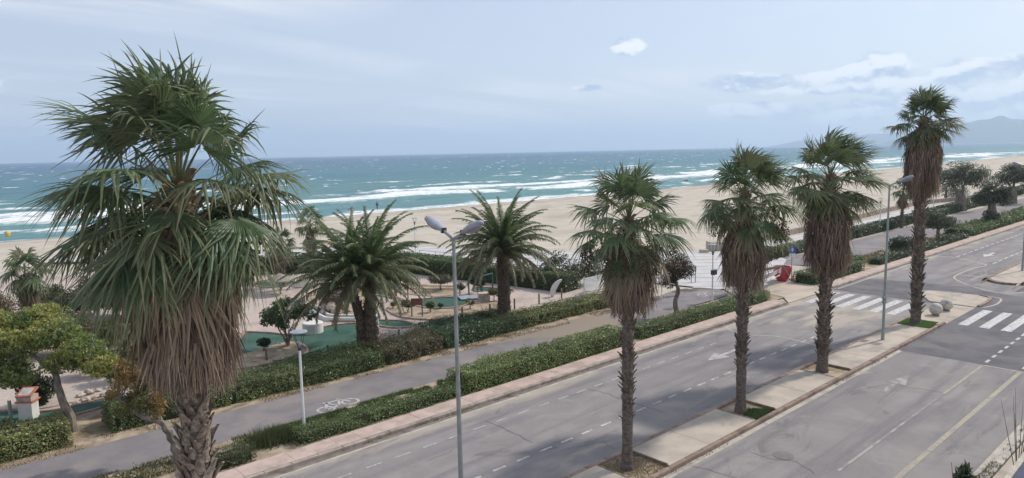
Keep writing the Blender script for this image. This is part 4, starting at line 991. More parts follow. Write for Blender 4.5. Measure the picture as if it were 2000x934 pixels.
tree('tamarisk_tree', (48.0, 26.4, 0), 'leaning tamarisk with flat crown beside the white barrier', [([(0, 0, -.1), (.15, -.1, .9), (.05, 0, 1.6)], [.28, .24, .2]), ([(.05, 0, 1.5), (1.0, -.3, 2.1), (2.6, -.2, 2.3)], [.16, .11, .05]), ([(.05, 0, 1.5), (-.4, .2, 2.3)], [.15, .06]), ([(.05, 0, 1.5), (2.2, -1.2, 1.9), (2.9, -1.4, 1.0)], [.12, .08, .05])],
     [(1.4, .2, 2.5, 1.2, .9, .55), (3.0, .2, 2.55, 1.1, .9, .5), (-.2, .2, 2.7, .9, .8, .6), (4.2, .1, 2.6, .9, .8, .42), (.8, -.3, 3.1, .8, .8, .4)], 6500, (.085, .092, .046), .09, 72, elong=2., col2=(.06, .07, .04))
big = ((128.7, 35.2, 'broad thick-stemmed tamarisk with the widest crown among the far trees', 2.6, 1.15, 8.0, 1.0), (147.6, 32.5, 'rounded tamarisk close to the right edge of the view', 2.1, 1.0, 7.0, 1.0), (108.1, 25.9, 'thick dark roadside tree with shoots round its trunk', 1.5, .8, 5.6, .9))
for i, (x, y, lab, sp, tr_, hh, q) in enumerate(big):
    tree('tamarisk_tree', (x, y, 0), lab, [([(0, 0, -.1), (.1, 0, 1.5), (-.1, .1, 3.)], [tr_ * .85, tr_ * .72, tr_ * .5]), ([(0, 0, 2.4), (sp * .5, 0, 4.)], [.3, .1]), ([(0, 0, 2.4), (-sp * .4, sp * .4, 4.)], [.3, .1])],
         [(0, 0, hh * .70, sp, sp, hh * .22), (sp * .7, -sp * .7, hh * .62, sp * .75, sp * .75, hh * .2), (-sp * .8, sp * .6, hh * .64, sp * .8, sp * .8, hh * .19), (0, .3, hh * .88, sp * .8, sp * .8, hh * .13), (sp * .1, -sp * .9, hh * .78, sp * .6, sp * .6, hh * .15)] + ([(-.2, 0, 1.2, 1.0, 1.0, .8)] if i == 2 else []),
         11000, (.145, .165, .115), .15, 80 + i, TG, elong=2.2, hole=.44, col2=(.10, .12, .08))
tree('tamarisk_tree', (150, 43.5, 0), 'faint bushy tree on the beach side of the promenade', [([(0, 0, -.1), (.1, 0, 2.)], [.3, .2])], [(0, 0, 3.0, 2.2, 2.2, 2.3), (-.5, 1, 5, 1.8, 1.8, 1.4), (3, -1., 1.6, 2.6, 2., 1.3)], 5500, (.11, .125, .09), .18, 90, TG, hole=.42)
tree('tamarisk_tree', (176, 34, 0), 'last tamarisk cut off by the right edge', [([(0, 0, -.1), (.1, 0, 2.)], [.7, .5])], [(0, 0, 4.6, 3, 3, 1.8), (2, -2, 4.2, 2.5, 2.5, 1.5)], 5000, (.10, .115, .08), .18, 91, TG, hole=.4)
tree('round_crowned_tree', (86.3, 25.6, 0), 'small dark round-crowned tree on the dry verge behind the tallest palm', [([(0, 0, -.1), (.05, 0, .8), (-.05, 0, 1.5)], [.30, .2, .16])], [(0, 0, 2.3, 1.5, 1.5, .85), (1.0, -.8, 2.1, 1.1, 1.1, .65), (-1.2, .8, 2.2, 1.2, 1.2, .7), (-.6, .5, 3.0, .9, .9, .5)], 7000, (.085, .105, .065), .12, 92, cat='tree')
o = hedge(74.2, 77.2, 24.6, 26.4, 1.45, 'round dark green shrub left of the tallest palm trunk', (.028, .045, .028), 220, .11, .35, .12, 93, 0, cat='shrub')
# golf course trees at left
LCY = (.10, .155, .038)
tree('pepper_tree', (5.1, 32.2, 0), 'bright green tree with pale leaning trunk at the left of the golf course', [([(0, 0, -.1), (-.3, .1, 1.2), (-.75, .3, 2.5)], [.20, .15, .11]), ([(-.75, .3, 2.5), (-2.0, .5, 3.3)], [.09, .04]), ([(-.75, .3, 2.5), (.2, .3, 3.2)], [.08, .04]), ([(-.75, .3, 2.5), (-.9, 1.0, 3.5)], [.08, .04])],
     [(-2.3, .6, 3.6, 1.1, 1.2, .75), (-.9, .8, 3.9, 1.0, 1.1, .65), (.5, .4, 3.3, .85, 1.0, .65), (1.2, .2, 2.7, .7, .8, .5), (-3.0, .4, 2.6, .9, 1.0, .6), (-2.0, 0, 2.4, .8, .8, .5), (-.2, .2, 2.8, .8, .8, .45), (-3.3, .8, 4.2, 1.0, 1., .7), (-1.7, 1.6, 4.4, 1.0, 1.0, .55)], 34000, (.32, .33, .10), .10, 101, col2=(.20, .25, .08), elong=1.5, hole=.36, rz=R_(-42))
tree('garden_tree', (8.4, 33.8, 0), 'mid green bushy tree between the leaning tree and the largest palm skirt', [([(0, 0, -.1), (.1, .1, 1.2), (0, 0, 1.8)], [.12, .1, .07])],
     [(0, 0, 2.2, 1.2, 1.1, .95), (.9, -.5, 2.6, 1.0, .9, .8), (-.8, .4, 1.8, 1.0, .9, .8), (.6, .2, 3.2, .7, .7, .5)], 18000, (.20, .245, .085), .10, 102, col2=(.27, .27, .09))
tree('garden_tree', (4.6, 36.8, 0), 'dark clipped round shrub in the shade behind the white box', [([(0, 0, -.1), (0, 0, .5)], [.1, .08])], [(0, 0, .85, .75, .75, .85)], 5000, (.03, .045, .022), .09, 103, cat='shrub')
tree('dry_shrub_tree', (7.0, 26.2, 0), 'small tree with twisted dark trunk and yellowing leaves beside the largest palm', [([(.15, -.1, -.1), (.2, 0, .7), (-.1, .2, 1.4), (-.75, .7, 1.85)], [.17, .14, .12, .08]), ([(-.1, .2, 1.35), (-.3, .4, 2.6)], [.07, .03]), ([(-.75, .7, 1.85), (-1.2, 1., 2.4)], [.06, .03])],
     [(-.5, .6, 2.9, .65, .65, .6), (-1.0, 1.1, 2.4, .7, .7, .6), (-.3, .5, 2.1, .5, .5, .5), (-1.0, .9, 3.4, .5, .5, .45)], 6000, (.12, .11, .04), .07, 104, col2=(.25, .16, .05), hole=.45, elong=2.2)
tree('garden_tree', (1.5, 47, 0), 'olive coloured bushy tree beyond the bright green tree at the left edge', [([(0, 0, -.1), (.2, 0, 1.8)], [.2, .12])], [(0, 0, 2.3, 2.0, 1.8, 1.3), (2.2, 0, 2.1, 1.6, 1.6, 1.1), (-2.0, 0, 2.6, 1.8, 1.6, 1.3), (4.0, .8, 1.6, 1.5, 1.5, 1.0)], 14000, (.095, .10, .038), .14, 105, col2=(.06, .09, .03))
tree('garden_tree', (13.3, 52, 0), 'dull green tree half hidden behind the left side of the largest palm', [([(0, 0, -.1), (.2, 0, 1.5)], [.2, .12])], [(0, 0, 2.0, 2.2, 1.8, 1.3), (-2.4, .5, 2.3, 1.8, 1.6, 1.1), (-4.4, 0, 1.7, 1.6, 1.5, 1.0), (1.6, .3, 3.0, 1.3, 1.2, .8)], 12000, (.07, .085, .04), .14, 106, col2=(.11, .10, .05))
tree('garden_tree', (2.6, 66, 0), 'greyish green bush before the beach at the far left', [([(0, 0, -.1), (.2, 0, 1.5)], [.2, .12])], [(0, 0, 2.6, 2.4, 1.8, 1.5), (2.2, 0, 2.3, 1.6, 1.5, 1.2), (-2.5, 0, 2.4, 2, 1.6, 1.3)], 7000, (.07, .09, .055), .17, 107)
GG = 'overgrown garden bushes at the left'
for i, (px, py, w, h, c1, c2, lab) in enumerate((
    (40, 700, 2.3, 2.4, (.13, .15, .06), (.08, .12, .045), 'olive bush low at the left edge under the short bushy palm'),
    (150, 690, 2.2, 2.3, (.12, .14, .06), (.18, .14, .08), 'brownish green bush behind the bright green tree'),
    (215, 690, 1.6, 2.0, (.12, .17, .055), (.15, .17, .06), 'yellow-green bush just left of the stone bridge'),
    (258, 745, 1.5, 2.3, (.10, .15, .05), (.14, .17, .055), 'dense green bush in front of the stone bridge'),
    (100, 625, 2.4, 2.3, (.14, .13, .075), (.09, .11, .05), 'dry olive shrub mass by the short bushy palm'),
    (230, 618, 2.6, 2.2, (.10, .115, .06), (.15, .13, .08), 'dull shrub mass behind the palm fronds near the promenade'),
    (-30, 640, 2.4, 2.6, (.12, .13, .06), (.16, .12, .07), 'shrub mass cut by the left edge'),
    (10, 745, 1.6, 1.9, (.16, .19, .07), (.22, .22, .08), 'low yellowish bush between the left edge and the white model house'),
    (185, 735, 1.3, 1.7, (.19, .23, .08), (.13, .18, .06), 'yellow-green bush right of the leaning tree trunk'),
    (85, 668, 2.0, 2.3, (.17, .19, .08), (.20, .15, .09), 'tall olive bush directly behind the bright green tree'),
    (300, 800, 1.0, 1.8, (.17, .14, .06), (.26, .17, .06), 'orange tinged bush beside the largest palm skirt'))):
    x, y = G(px, py); tree('garden_bush', (x, y, 0), lab, [([(0, 0, -.1), (.1, 0, h * .4)], [.08, .05]), ([(0, 0, 0), (-.4 * w / 2, .1, h * .45)], [.06, .03])],
        [(0, 0, h * .6, w * .5, w * .5, h * .36), (-w * .45, .2, h * .5, w * .42, w * .4, h * .32), (w * .45, -.1, h * .5, w * .45, w * .4, h * .36), (.1 * w, .3, h * .85, w * .3, w * .3, h * .22)], int(6500 * w / 2), c1, .085 if py > 680 else .11, 400 + i, GG, 'bush', col2=c2, rz=R_(-42), hole=.34)
# oleander-like shrub with many stems
lim = []
rr_ = random.Random(3)
for i in range(15):
    a = rr_.uniform(0, 6.28); d = rr_.uniform(.35, 1.1); lim.append(([(0, 0, 0), (math.cos(a) * d * .35, math.sin(a) * d * .35, .8), (math.cos(a) * d, math.sin(a) * d, 1.5 + rr_.uniform(0, .5))], [.045, .03, .012]))
tree('oleander_bush', (16.7, 37.6, .1), 'many-stemmed leafy bush on the rocky tongue in the green lawn', lim, [(0, 0, 2.1, 1.1, 1.1, .55), (-.75, .6, 1.75, .6, .6, .5), (.85, -.7, 1.95, .6, .6, .5), (.2, 0, 2.5, .7, .7, .35), (-.3, -.4, 1.5, .5, .5, .4), (1.2, -1., 2.3, .35, .35, .3)], 6500, (.12, .175, .085), .10, 108, cat='bush', elong=2.8, hole=.47, col2=(.085, .135, .06))
def small_bush(px, py, hgt, lab, col, seed, n=900, leaf=.07, wide=1., grp='small bushes on the mini golf course'):
    x, y = G(px, py); tree('small_bush', (x, y, .02), lab, [([(0, 0, 0), (.03, 0, hgt * .45)], [.03, .02]), ([(0, 0, 0), (.12 * wide, .05, hgt * .5)], [.02, .012]), ([(0, 0, 0), (-.12 * wide, -.05, hgt * .5)], [.02, .012])],
        [(0, 0, hgt * .72, hgt * .42 * wide, hgt * .42 * wide, hgt * .28), (hgt * .2 * wide, 0, hgt * .6, hgt * .3 * wide, hgt * .3, hgt * .22)], n, col, leaf, seed, grp, 'bush')
small_bush(516, 690, .85, 'little dark bush left of the many-stemmed bush', (.04, .075, .03), 120, 1500)
small_bush(797, 612, .95, 'wide bush left of the brown wooden sign', (.07, .09, .035), 121, 1600, wide=1.3)
small_bush(840, 612, .8, 'upright bush right of the brown wooden sign', (.06, .10, .035), 122, 1200)
small_bush(768, 604, .5, 'tiny yellowish bush at the tip of the planted bed', (.13, .12, .045), 123, 500)
small_bush(860, 605, .45, 'tiny bush between the sign bush and the pond-shaped green', (.07, .09, .035), 124, 500)
small_bush(918, 605, .8, 'yellow-green bush behind the tall grey lamp pole', (.12, .14, .05), 125, 900)
small_bush(775, 562, 1.1, 'dark green bush beside the dark green pole', (.03, .06, .03), 126, 1600, .09)
small_bush(898, 578, 1.0, 'sparse greyish bush just right of the tall lamp pole', (.06, .07, .05), 127, 900)
small_bush(933, 575, 1.5, 'dark rounded bush behind the green railing', (.03, .055, .035), 128, 2600, .10)
small_bush(965, 590, 1.0, 'yellowish hedge ball left of the single date palm trunk', (.12, .12, .05), 129, 1800, .08)
small_bush(860, 568, 1.3, 'wide dry greyish shrub behind the pond-shaped green', (.11, .10, .07), 130, 2600, .10, 1.8)
small_bush(672, 565, 1.2, 'bushy plant behind the rockery', (.09, .10, .05), 131, 2200, .10, 1.3)
small_bush(652, 612, 1.5, 'dry orange-brown shrub on the rockery beside the forked date palm', (.20, .13, .07), 132, 3000, .09, 1.2)
small_bush(682, 600, 1.7, 'tall straw coloured shrub left of the forked trunk', (.19, .14, .075), 133, 3000, .09, 1.)
tree('garden_tree', (41.5, 38.6, 0), 'dark green bush beside the white slatted fence', [([(0, 0, -.1), (0, 0, .8)], [.1, .06])], [(0, 0, 1.1, 1.5, 1.2, .8), (-.6, 1.4, 1.9, 1.5, 1.2, .9), (-1.6, .4, .8, 1.3, 1.1, .7), (1.2, -1., .9, 1.1, 1., .7)], 8500, (.045, .075, .04), .12, 134, cat='bush', col2=(.07, .08, .05))
# small fan palms in the distance
def small_fan(px, py, h, lab, seed, pl=.7, R=.8, sk=True, grp=None, stakes=False, xy=None):
    x, y = xy or G(px, py)
    root = fan_palm((x, y, 0), lab, (0, 0, h), h, [(h * .50, .25), (h * .66, .52), (h * .86, .30)] if sk else [(h * .8, .16), (h * .95, .2)], .16, .15, seed, 16, pl, R, WR * .3, .3, ndead=6, nsk=350 if sk else 20, els=(82, -25), drop=.4, boot_s=.7, group=grp, name='fan_palm', Nseg=22, lw=(.03, .06))
    if stakes:
        for a in range(3):
            b = MB(); q = a * 2.1; b.tube([(.9 * math.cos(q), .9 * math.sin(q), 0), (.1 * math.cos(q), .1 * math.sin(q), 1.9)], .035, 6); b.build('wooden_stake', M['wood'], root)
    return root
small_fan(612, 560, 5.4, 'slim fan palm rising behind the forked date palm', 200, .8, .85, grp='slim fan palms at the back of the golf')
small_fan(555, 560, 3.9, 'short fan palm with straight trunk behind the thatched parasols', 205, .7, .8, grp='slim fan palms at the back of the golf')
small_fan(0, 0, 3.0, 'thinnest short fan palm beside the hedge, left of the straight trunk one', 201, .5, .55, grp='slim fan palms at the back of the golf', xy=(25.4, 58.6))
small_fan(0, 0, 5.1, 'staked young fan palm on the promenade, left one of the pair', 202, .95, 1.0, grp='staked palms on the promenade', stakes=True, xy=(98.6, 33.5))
small_fan(0, 0, 5.3, 'staked young fan palm on the promenade half behind the tallest palm', 203, .95, 1.0, grp='staked palms on the promenade', stakes=True, xy=(105.5, 34.2))
small_fan(0, 0, 4.6, 'short bushy fan palm with greyish skirt at the left edge', 204, .75, 1.0, grp=None, xy=(6.3, 50.))

# ------------------------------------------------------------------ grass and weeds
def grass(name, n, fx, h, col, label, w=.012, kind='stuff', cat='grass'):
    r = np.random.default_rng(n); x, y, z = fx(r, n); n = len(x)
    a = r.uniform(0, 6.28, n); L = h * r.uniform(.4, 1.3, n); lean = r.normal(0, .45, (n, 2)) * L[:, None]
    b0 = np.stack([x - w * np.cos(a), y - w * np.sin(a), z], 1); b1 = np.stack([x + w * np.cos(a), y + w * np.sin(a), z], 1); tp = np.stack([x + lean[:, 0], y + lean[:, 1], z + L], 1)
    mb = MB(); mb.add_np(np.stack([b0, b1, tp], 1).reshape(-1, 3), np.arange(n * 3).reshape(n, 3), 0, leafcol(n, col, .35, .15, r)); o = mb.build(name, M['grass'], kind=kind); return tag(o, label, cat)
def patchy(x0, x1, y0, y1, z, th, sc=.9, seed=0):
    def f(r, n):
        x = r.uniform(x0, x1, n); y = r.uniform(y0, y1, n); k = fbm(x * sc, y * sc, seed, 3) > th; return x[k], y[k], np.full(k.sum(), z)
    return f
grass('grass', 52000, patchy(10.6, 21.5, 24.9, 26.6, .01, .42, .9, 3), .12, (.105, .145, .055), 'green grass strip between the bike path and the thin hedge')
grass('grass', 5000, lambda r, n: (10.4 + r.normal(0, .45, n), 25.5 + r.normal(0, .28, n), np.zeros(n)), .42, (.09, .11, .045), 'long grass tufts at the foot of the white path lamp')
grass('grass', 12000, patchy(-2, 10, 25.3, 26.8, .01, .50, .9, 5), .12, (.11, .12, .05), 'sparse grass on the verge near the largest palm')
grass('dry_weeds', 16000, patchy(-3, 46, 29.75, 30.9, .01, .48, 1.3, 6), .09, (.20, .155, .085), 'dry brown weeds along the edge of the bike path')
grass('dry_weeds', 7000, patchy(30.5, 46, 25.1, 26.7, .01, .52, 1.1, 8), .12, (.15, .135, .07), 'dry weeds behind the long clipped hedge')
grass('dry_weeds', 9000, patchy(54, 95, 25.5, 27.6, .01, .45, .5, 9), .16, (.22, .17, .09), 'dry grass on the verge beyond the crossing', w=.03)
grass('weeds', 2600, patchy(-3, 46, 22.62, 22.78, .01, .56, .9, 12), .08, (.13, .11, .05), 'weeds growing out of the kerb joint', w=.012)
grass('weeds', 1400, patchy(14, 46, 13.10, 13.26, .01, .60, .8, 13), .05, (.12, .11, .05), 'weeds in the gutter of the near carriageway')
grass('weeds', 3500, patchy(20, 36, 5.70, 6.05, .12, .50, 1.2, 14), .10, (.14, .12, .06), 'weeds along the near kerb')
turf = sheet('turf_square', [(44.62, 13.5), (46.45, 13.5), (46.45, 15.17), (44.62, 15.17)], .155, M['lawn'], med)
grass('grass', 16000, lambda r, n: (r.uniform(44.62, 46.45, n), r.uniform(13.5, 15.17, n), np.full(n, .15)), .045, (.17, .27, .075), 'short green turf square round the tallest palm', w=.014)
grass('grass', 6000, lambda r, n: ((lambda x, y: (x[(y < 14.1 + .3 * np.sin(x * 3))], y[(y < 14.1 + .3 * np.sin(x * 3))], np.full((y < 14.1 + .3 * np.sin(x * 3)).sum(), .05)))(r.uniform(24.9, 26.5, n), r.uniform(13.5, 15., n))), .11, (.09, .135, .045), 'patch of grass in the tree pit of the second clear-trunk palm')
grass('dry_weeds', 2500, lambda r, n: (r.uniform(17.5, 19.1, n), r.uniform(13.5, 15.1, n), np.full(n, .05)), .05, (.25, .20, .12), 'dry litter in the sandy pit of the fruiting palm')

# ------------------------------------------------------------------ mini golf
def poly_px(pts): return smooth_pts([G(*p) for p in pts], True, 5)
def green(pts, label, border=True, z=.03):
    P = poly_px(pts); c = (sum(p[0] for p in P) / len(P), sum(p[1] for p in P) / len(P)); root = empty('putting_green', (c[0], c[1], 0), label, 'mini golf green', 'mini golf greens')
    L = [(x - c[0], y - c[1]) for x, y in P]; b = MB(); n = len(L); a = sum(L[i][0] * L[(i + 1) % n][1] - L[(i + 1) % n][0] * L[i][1] for i in range(n))
    f = tuple(range(n)); b.add([(x, y, z) for x, y in L], [f if a > 0 else f[::-1]]); b.build('felt', M['turf'], root)
    if border:
        ribbon('border', L + L[:2], .12, .11, M['brick'], root, h=.12)
    return root
green([(440, 606), (480, 650), (475, 655), (450, 690), (480, 694), (520, 682), (560, 672), (588, 674), (600, 690), (560, 712), (640, 705), (700, 688), (738, 662), (741, 645), (730, 634), (690, 633), (640, 639), (600, 648), (560, 655), (530, 652)][1:], 'largest green felt lawn with curved edge behind the forked date palm')
green([(610, 602), (625, 606), (640, 618), (660, 622), (700, 624), (745, 627), (780, 628), (806, 634), (803, 640), (770, 642), (740, 638), (720, 630), (650, 629), (630, 620), (612, 608)], 'narrow winding green felt lane with pale borders')
green([(726, 575), (757, 582), (790, 590), (815, 600), (850, 605), (890, 603), (912, 596), (910, 586), (880, 582), (830, 585), (800, 590), (765, 577), (740, 566)], 'pond-shaped green behind the brown wooden sign')
green([(930, 563), (985, 565), (1005, 569), (985, 573), (930, 570)], 'small green felt end behind the single date palm')
green([(700, 560), (760, 556), (830, 560), (900, 561), (890, 566), (800, 566), (720, 567)], 'long thin green at the back of the golf course')
green([(500, 553), (545, 547), (575, 552), (560, 560), (510, 562)], 'pale green lawn patch between the two slim trunks')
green([(185, 632), (225, 626), (280, 624), (300, 632), (270, 640), (200, 642)], 'dark green lane behind the little stone bridge')
green([(-60, 812), (0, 806), (50, 803), (90, 806), (160, 792), (228, 775), (222, 790), (150, 812), (60, 830), (-60, 845)], 'long green lane behind the yellow-green hedge at lower left')
# earth tongue in the big green
tg_ = MB(); P = poly_px([(470, 700), (520, 684), (560, 672), (584, 674), (590, 684), (570, 700), (520, 715), (460, 725), (440, 712)]); tg_.prism(P, 0, .14); o = tg_.build('planting_bed', M['earth']); tag(o, 'raised sandy bed with stones that cuts into the largest green', 'planting bed')
P = poly_px([(756, 606), (770, 598), (800, 597), (840, 604), (880, 603), (925, 596), (975, 590), (985, 600), (960, 615), (900, 626), (830, 626), (780, 620)]); tg_ = MB(); tg_.prism(P, 0, .06); o = tg_.build('planting_bed', M['earth']); tag(o, 'low earth bed with small bushes round the brown wooden sign', 'planting bed')
o2 = ribbon('edging', [(x, y) for x, y in P + P[:2]], .10, .12, M['brick'], h=.12); o2.parent = o
P = poly_px([(600, 575), (650, 560), (700, 560), (720, 580), (700, 612), (650, 616), (620, 606)]); tg_ = MB(); tg_.prism(P, 0, .05); o = tg_.build('planting_bed', M['earth']); tag(o, 'planted bed round the rockery left of the forked date palm', 'planting bed')
P = poly_px([(760, 565), (820, 556), (880, 560), (900, 572), (860, 580), (800, 576)]); tg_ = MB(); tg_.prism(P, 0, .05); o = tg_.build('planting_bed', M['earth']); tag(o, 'bare pinkish bed behind the pond-shaped green', 'planting bed')
P = poly_px([(-60, 800), (0, 795), (60, 765), (150, 755), (230, 760), (225, 772), (150, 786), (80, 800), (0, 803)]); tg_ = MB(); tg_.prism(P, 0, .07); o = tg_.build('planting_bed', M['gravel']); tag(o, 'pale gravel strip with stones behind the lower left green lane', 'planting bed')
# winding lane walls (white ramp)
lane = empty('golf_ramp', (*G(640, 615), 0), 'white-edged curved ramp left of the forked date palm', 'golf ramp')
lx_, ly_ = lane.location.x, lane.location.y
for pts, z in (([(608, 602), (622, 606), (636, 617), (650, 622), (695, 623)], .28), ([(600, 608), (612, 614), (630, 624), (645, 628), (695, 629)], .28)):
    L = [(a - lx_, b - ly_) for a, b in smooth_pts([G(*p) for p in pts])]; ribbon('side_wall', L, .14, z, M['plaster'], lane, h=z)
# rocks
def rocks(n, fx, s, label, group, mat='stone', seed=0):
    r = random.Random(seed)
    for i in range(n):
        x, y = fx(i, r); b = MB(); q = s * r.uniform(.6, 1.3); b.sphere((0, 0, q * .35), q, 8, (r.uniform(.8, 1.3), r.uniform(.7, 1.1), r.uniform(.5, .8)), jit=.35); o = b.build('rock', M[mat], loc=(x, y, .05)); o.rotation_euler.z = r.uniform(0, 6)
        tag(o, label, 'rock', group)
rocks(9, lambda i, r: G(150 + i * 8.5, 792 - i * 2.6 - (12 if i % 2 else 0)), .22, 'pale rough stone in the row along the gravel strip at lower left', 'stones on the gravel strip', seed=1)
rocks(6, lambda i, r: G((548, 566, 580, 546, 574, 520)[i], (676, 675, 680, 690, 689, 693)[i]), .13, 'small pale stone on the sandy bed under the many-stemmed bush', 'stones on the sandy bed', seed=2)
rk = empty('rockery', (*G(655, 612), 0), 'dark cave-like rockery with pale pink stones beside the golf ramp', 'rockery')
r = random.Random(5)
for i in range(22):
    b = MB(); a = i * .4; q = r.uniform(.22, .42); b.sphere((0, 0, 0), q, 8, (1, .9, .85), jit=.4); o = b.build('rock', M['stone'] if i % 3 else M['darkstone'], rk, loc=(1.0 * math.cos(a) * (.35 + .65 * (i % 3) / 2), .7 * math.sin(a) * (.35 + .65 * (i % 3) / 2), .2 + (2 - i % 3) * .42 + r.uniform(0, .15)))
# white cylinder and round base
cx, cy = G(622, 652); b = MB(); b.lathe([(0, .62), (.62, .62), (.66, .58)], 24); o = b.build('white_drum', M['plaster'], loc=(cx - .1, cy + .5, 0)); tag(o, 'round white plastered drum behind the many-stemmed bush', 'golf obstacle')
cx, cy = G(737, 634); b = MB(); b.lathe([(0, .11), (.55, .11), (.6, .08)], 12); o = b.build('white_post', M['plaster'], loc=(cx, cy, 0)); tag(o, 'short white post at the end of the lane right of the forked trunk', 'post')
# thatched parasol
def thatch(px, py, h, rad, lab):
    x, y = G(px, py); root = empty('thatched_parasol', (x, y, 0), lab, 'parasol'); b = MB(); b.tube([(0, 0, 0), (0, 0, h)], .05, 8); b.build('pole', M['wood'], root)
    b = MB(); b.lathe([(h - .50, rad), (h - .42, rad * .98), (h - .1, rad * .4), (h + .1, .04)], 22, jit=.1); b.build('thatch_roof', M['thatch'], root)
thatch(600, 588, 1.7, 1.15, 'grey thatched parasol behind the many-stemmed bush')
thatch(548, 575, 1.6, 1.1, 'grey thatched parasol close to the skirt of the largest palm')
# white crescent
cx, cy = G(1078, 582); root = b = MB(); pts = []
n = 14; V = []
for i in range(n + 1):
    a = R_(100 + 110 * i / n); ro = 1.15; w = .42 * math.sin(math.pi * (i + .6) / (n + 1.2)) ** .8 + .02; V.append((ro * math.cos(a), ro * math.sin(a), (ro - w) * math.cos(a), (ro - w) * math.sin(a)))
VV = []
for t_ in (-.12, .12):
    for a in V: VV += [(a[0], t_, a[1] + .35), (a[2], t_, a[3] + .35)]
m = (n + 1) * 2; F = []
for i in range(n):
    F += [(i * 2, i * 2 + 1, i * 2 + 3, i * 2 + 2), (m + i * 2, m + i * 2 + 2, m + i * 2 + 3, m + i * 2 + 1), (i * 2, i * 2 + 2, m + i * 2 + 2, m + i * 2), (i * 2 + 1, m + i * 2 + 1, m + i * 2 + 3, i * 2 + 3)]
b.add(VV, F); o = b.build('crescent_obstacle', M['plaster'], loc=(cx + .9, cy - .4, 0)); o.rotation_euler.z = R_(-42); o.scale = (.9, 1, .9); tag(o, 'white crescent-shaped golf obstacle beside the dark bush', 'golf obstacle')
# brown wooden sign on two posts
x, y = G(815, 620); root = empty('wooden_sign', (x, y, 0), 'small brown sign on two pale posts in the planted bed', 'sign', rz=R_(-42))
for dx in (-.35, .35): b = MB(); b.box(dx - .04, dx + .04, -.04, .04, 0, 1.2); b.build('post', M['treebark'], root)
b = MB(); b.box(-.38, .38, -.075, -.045, .85, 1.3); b.build('board', M['signwood'], root)
# poles and railing
def pole(px, py, h, r_, mat, label, group=None, cat='post', name='wooden_post'):
    x, y = G(px, py); b = MB(); b.lathe([(0, r_), (h - .02, r_), (h, r_ * .8)], 8); o = b.build(name, M[mat], loc=(x, y, 0)); return tag(o, label, cat, group)
GP = 'wooden posts along the golf hedge'
for px, py, lab in ((521, 708, 'wooden post on the sandy bed left of the white path lamp'), (641, 700, 'greenish post standing in the largest green'), (780, 668, 'wooden post between the forked palm and the brown hedge'), (844, 645, 'wooden post above the brown withered hedge'),
                    (903, 622, 'wooden post just right of the tall grey lamp pole'), (957, 615, 'wooden post before the single date palm'), (1005, 604, 'wooden post right of the single date palm trunk'), (1053, 594, 'wooden post on the pink gravel left of the crescent'), (1097, 583, 'wooden post right of the white crescent')):
    pole(px, py, .75, .06, 'wood', lab, GP)
GQ = 'dark green poles on the golf course'
pole(772, 588, 2.2, .06, 'darkgreen', 'dark green pole beside the dark round bush, left of its neighbours', GQ, 'pole', 'green_pole')
pole(775, 594, 1.9, .05, 'darkgreen', 'shorter dark green pole in front of its neighbour', GQ, 'pole', 'green_pole')
pole(797, 585, 2.6, .05, 'wood', 'slim dark pole right of the green pair', GQ, 'pole', 'green_pole')
pole(942, 575, 3.6, .06, 'darkgreen', 'tall dark green pole above the concrete block', GQ, 'pole', 'green_pole')
x, y = G(945, 588); b = MB(); b.box(-.4, .4, -.35, .35, 0, .62); o = b.build('concrete_block', M['stone'], loc=(x, y, 0)); o.rotation_euler.z = R_(-30); tag(o, 'pale concrete block at the foot of the tall green pole', 'block')
x, y = G(925, 583); b = MB(); b.box(-1.1, 1.1, -.7, .7, .08, .16); b.box(-.9, .9, -.5, .5, 0, .08); o = b.build('platform', M['lampgrey'], loc=(x, y, 0)); o.rotation_euler.z = R_(-25); tag(o, 'low grey platform under the dark green railing', 'platform')
root = empty('green_railing', (*G(916, 578), 0), 'dark green railing on posts left of the single date palm', 'railing', rz=R_(15))
for dx in (0, 1.6, 3.2): b = MB(); b.box(dx - .04, dx + .04, -.04, .04, 0, 1.25); b.build('post', M['darkgreen'], root)
b = MB(); b.box(-.05, 3.25, -.05, .05, 1.2, 1.28); b.build('rail', M['darkgreen'], root)
# stone bridge
x, y = G(250, 668); root = empty('stone_bridge', (x, y, 0), 'little arched bridge of pale stones left of the largest palm', 'bridge', rz=R_(-42))
b = MB(); n = 16; V = []; F = []
for i in range(n + 1):
    u = i / n; X_ = -1.9 + 3.8 * u; zt = .35 + .65 * math.sin(math.pi * u); zb = max(0, .75 * math.sin(math.pi * min(max((u - .2) / .6, 0), 1)))
    for yy in (-.45, .45): V += [(X_, yy, zb), (X_, yy, zt)]
for i in range(n):
    a = i * 4; F += [(a, a + 4, a + 5, a + 1), (a + 2, a + 3, a + 7, a + 6), (a + 1, a + 5, a + 7, a + 3), (a, a + 2, a + 6, a + 4)]
b.add(V, F); b.build('arch', M['slab'], root)
for i in range(17):
    u = i / 16; b = MB(); b.box(-.095, .095, -.10, .10, -.16, .16); o = b.build('stone', M['stone'], root, loc=(-1.85 + 3.7 * u, -.5, .28 + .6 * math.sin(math.pi * u))); o.rotation_euler = (rnd.uniform(-.1, .1), -.9 * math.cos(math.pi * u) * .6, 0)
for i in range(15):
    u = i / 14; b = MB(); b.box(-.1, .1, -.11, .11, -.08, .08); o = b.build('stone', M['stone'], root, loc=(-1.75 + 3.5 * u, -.5, .55 + .6 * math.sin(math.pi * u))); o.rotation_euler = (0, -.9 * math.cos(math.pi * u) * .6, rnd.uniform(-.1, .1))
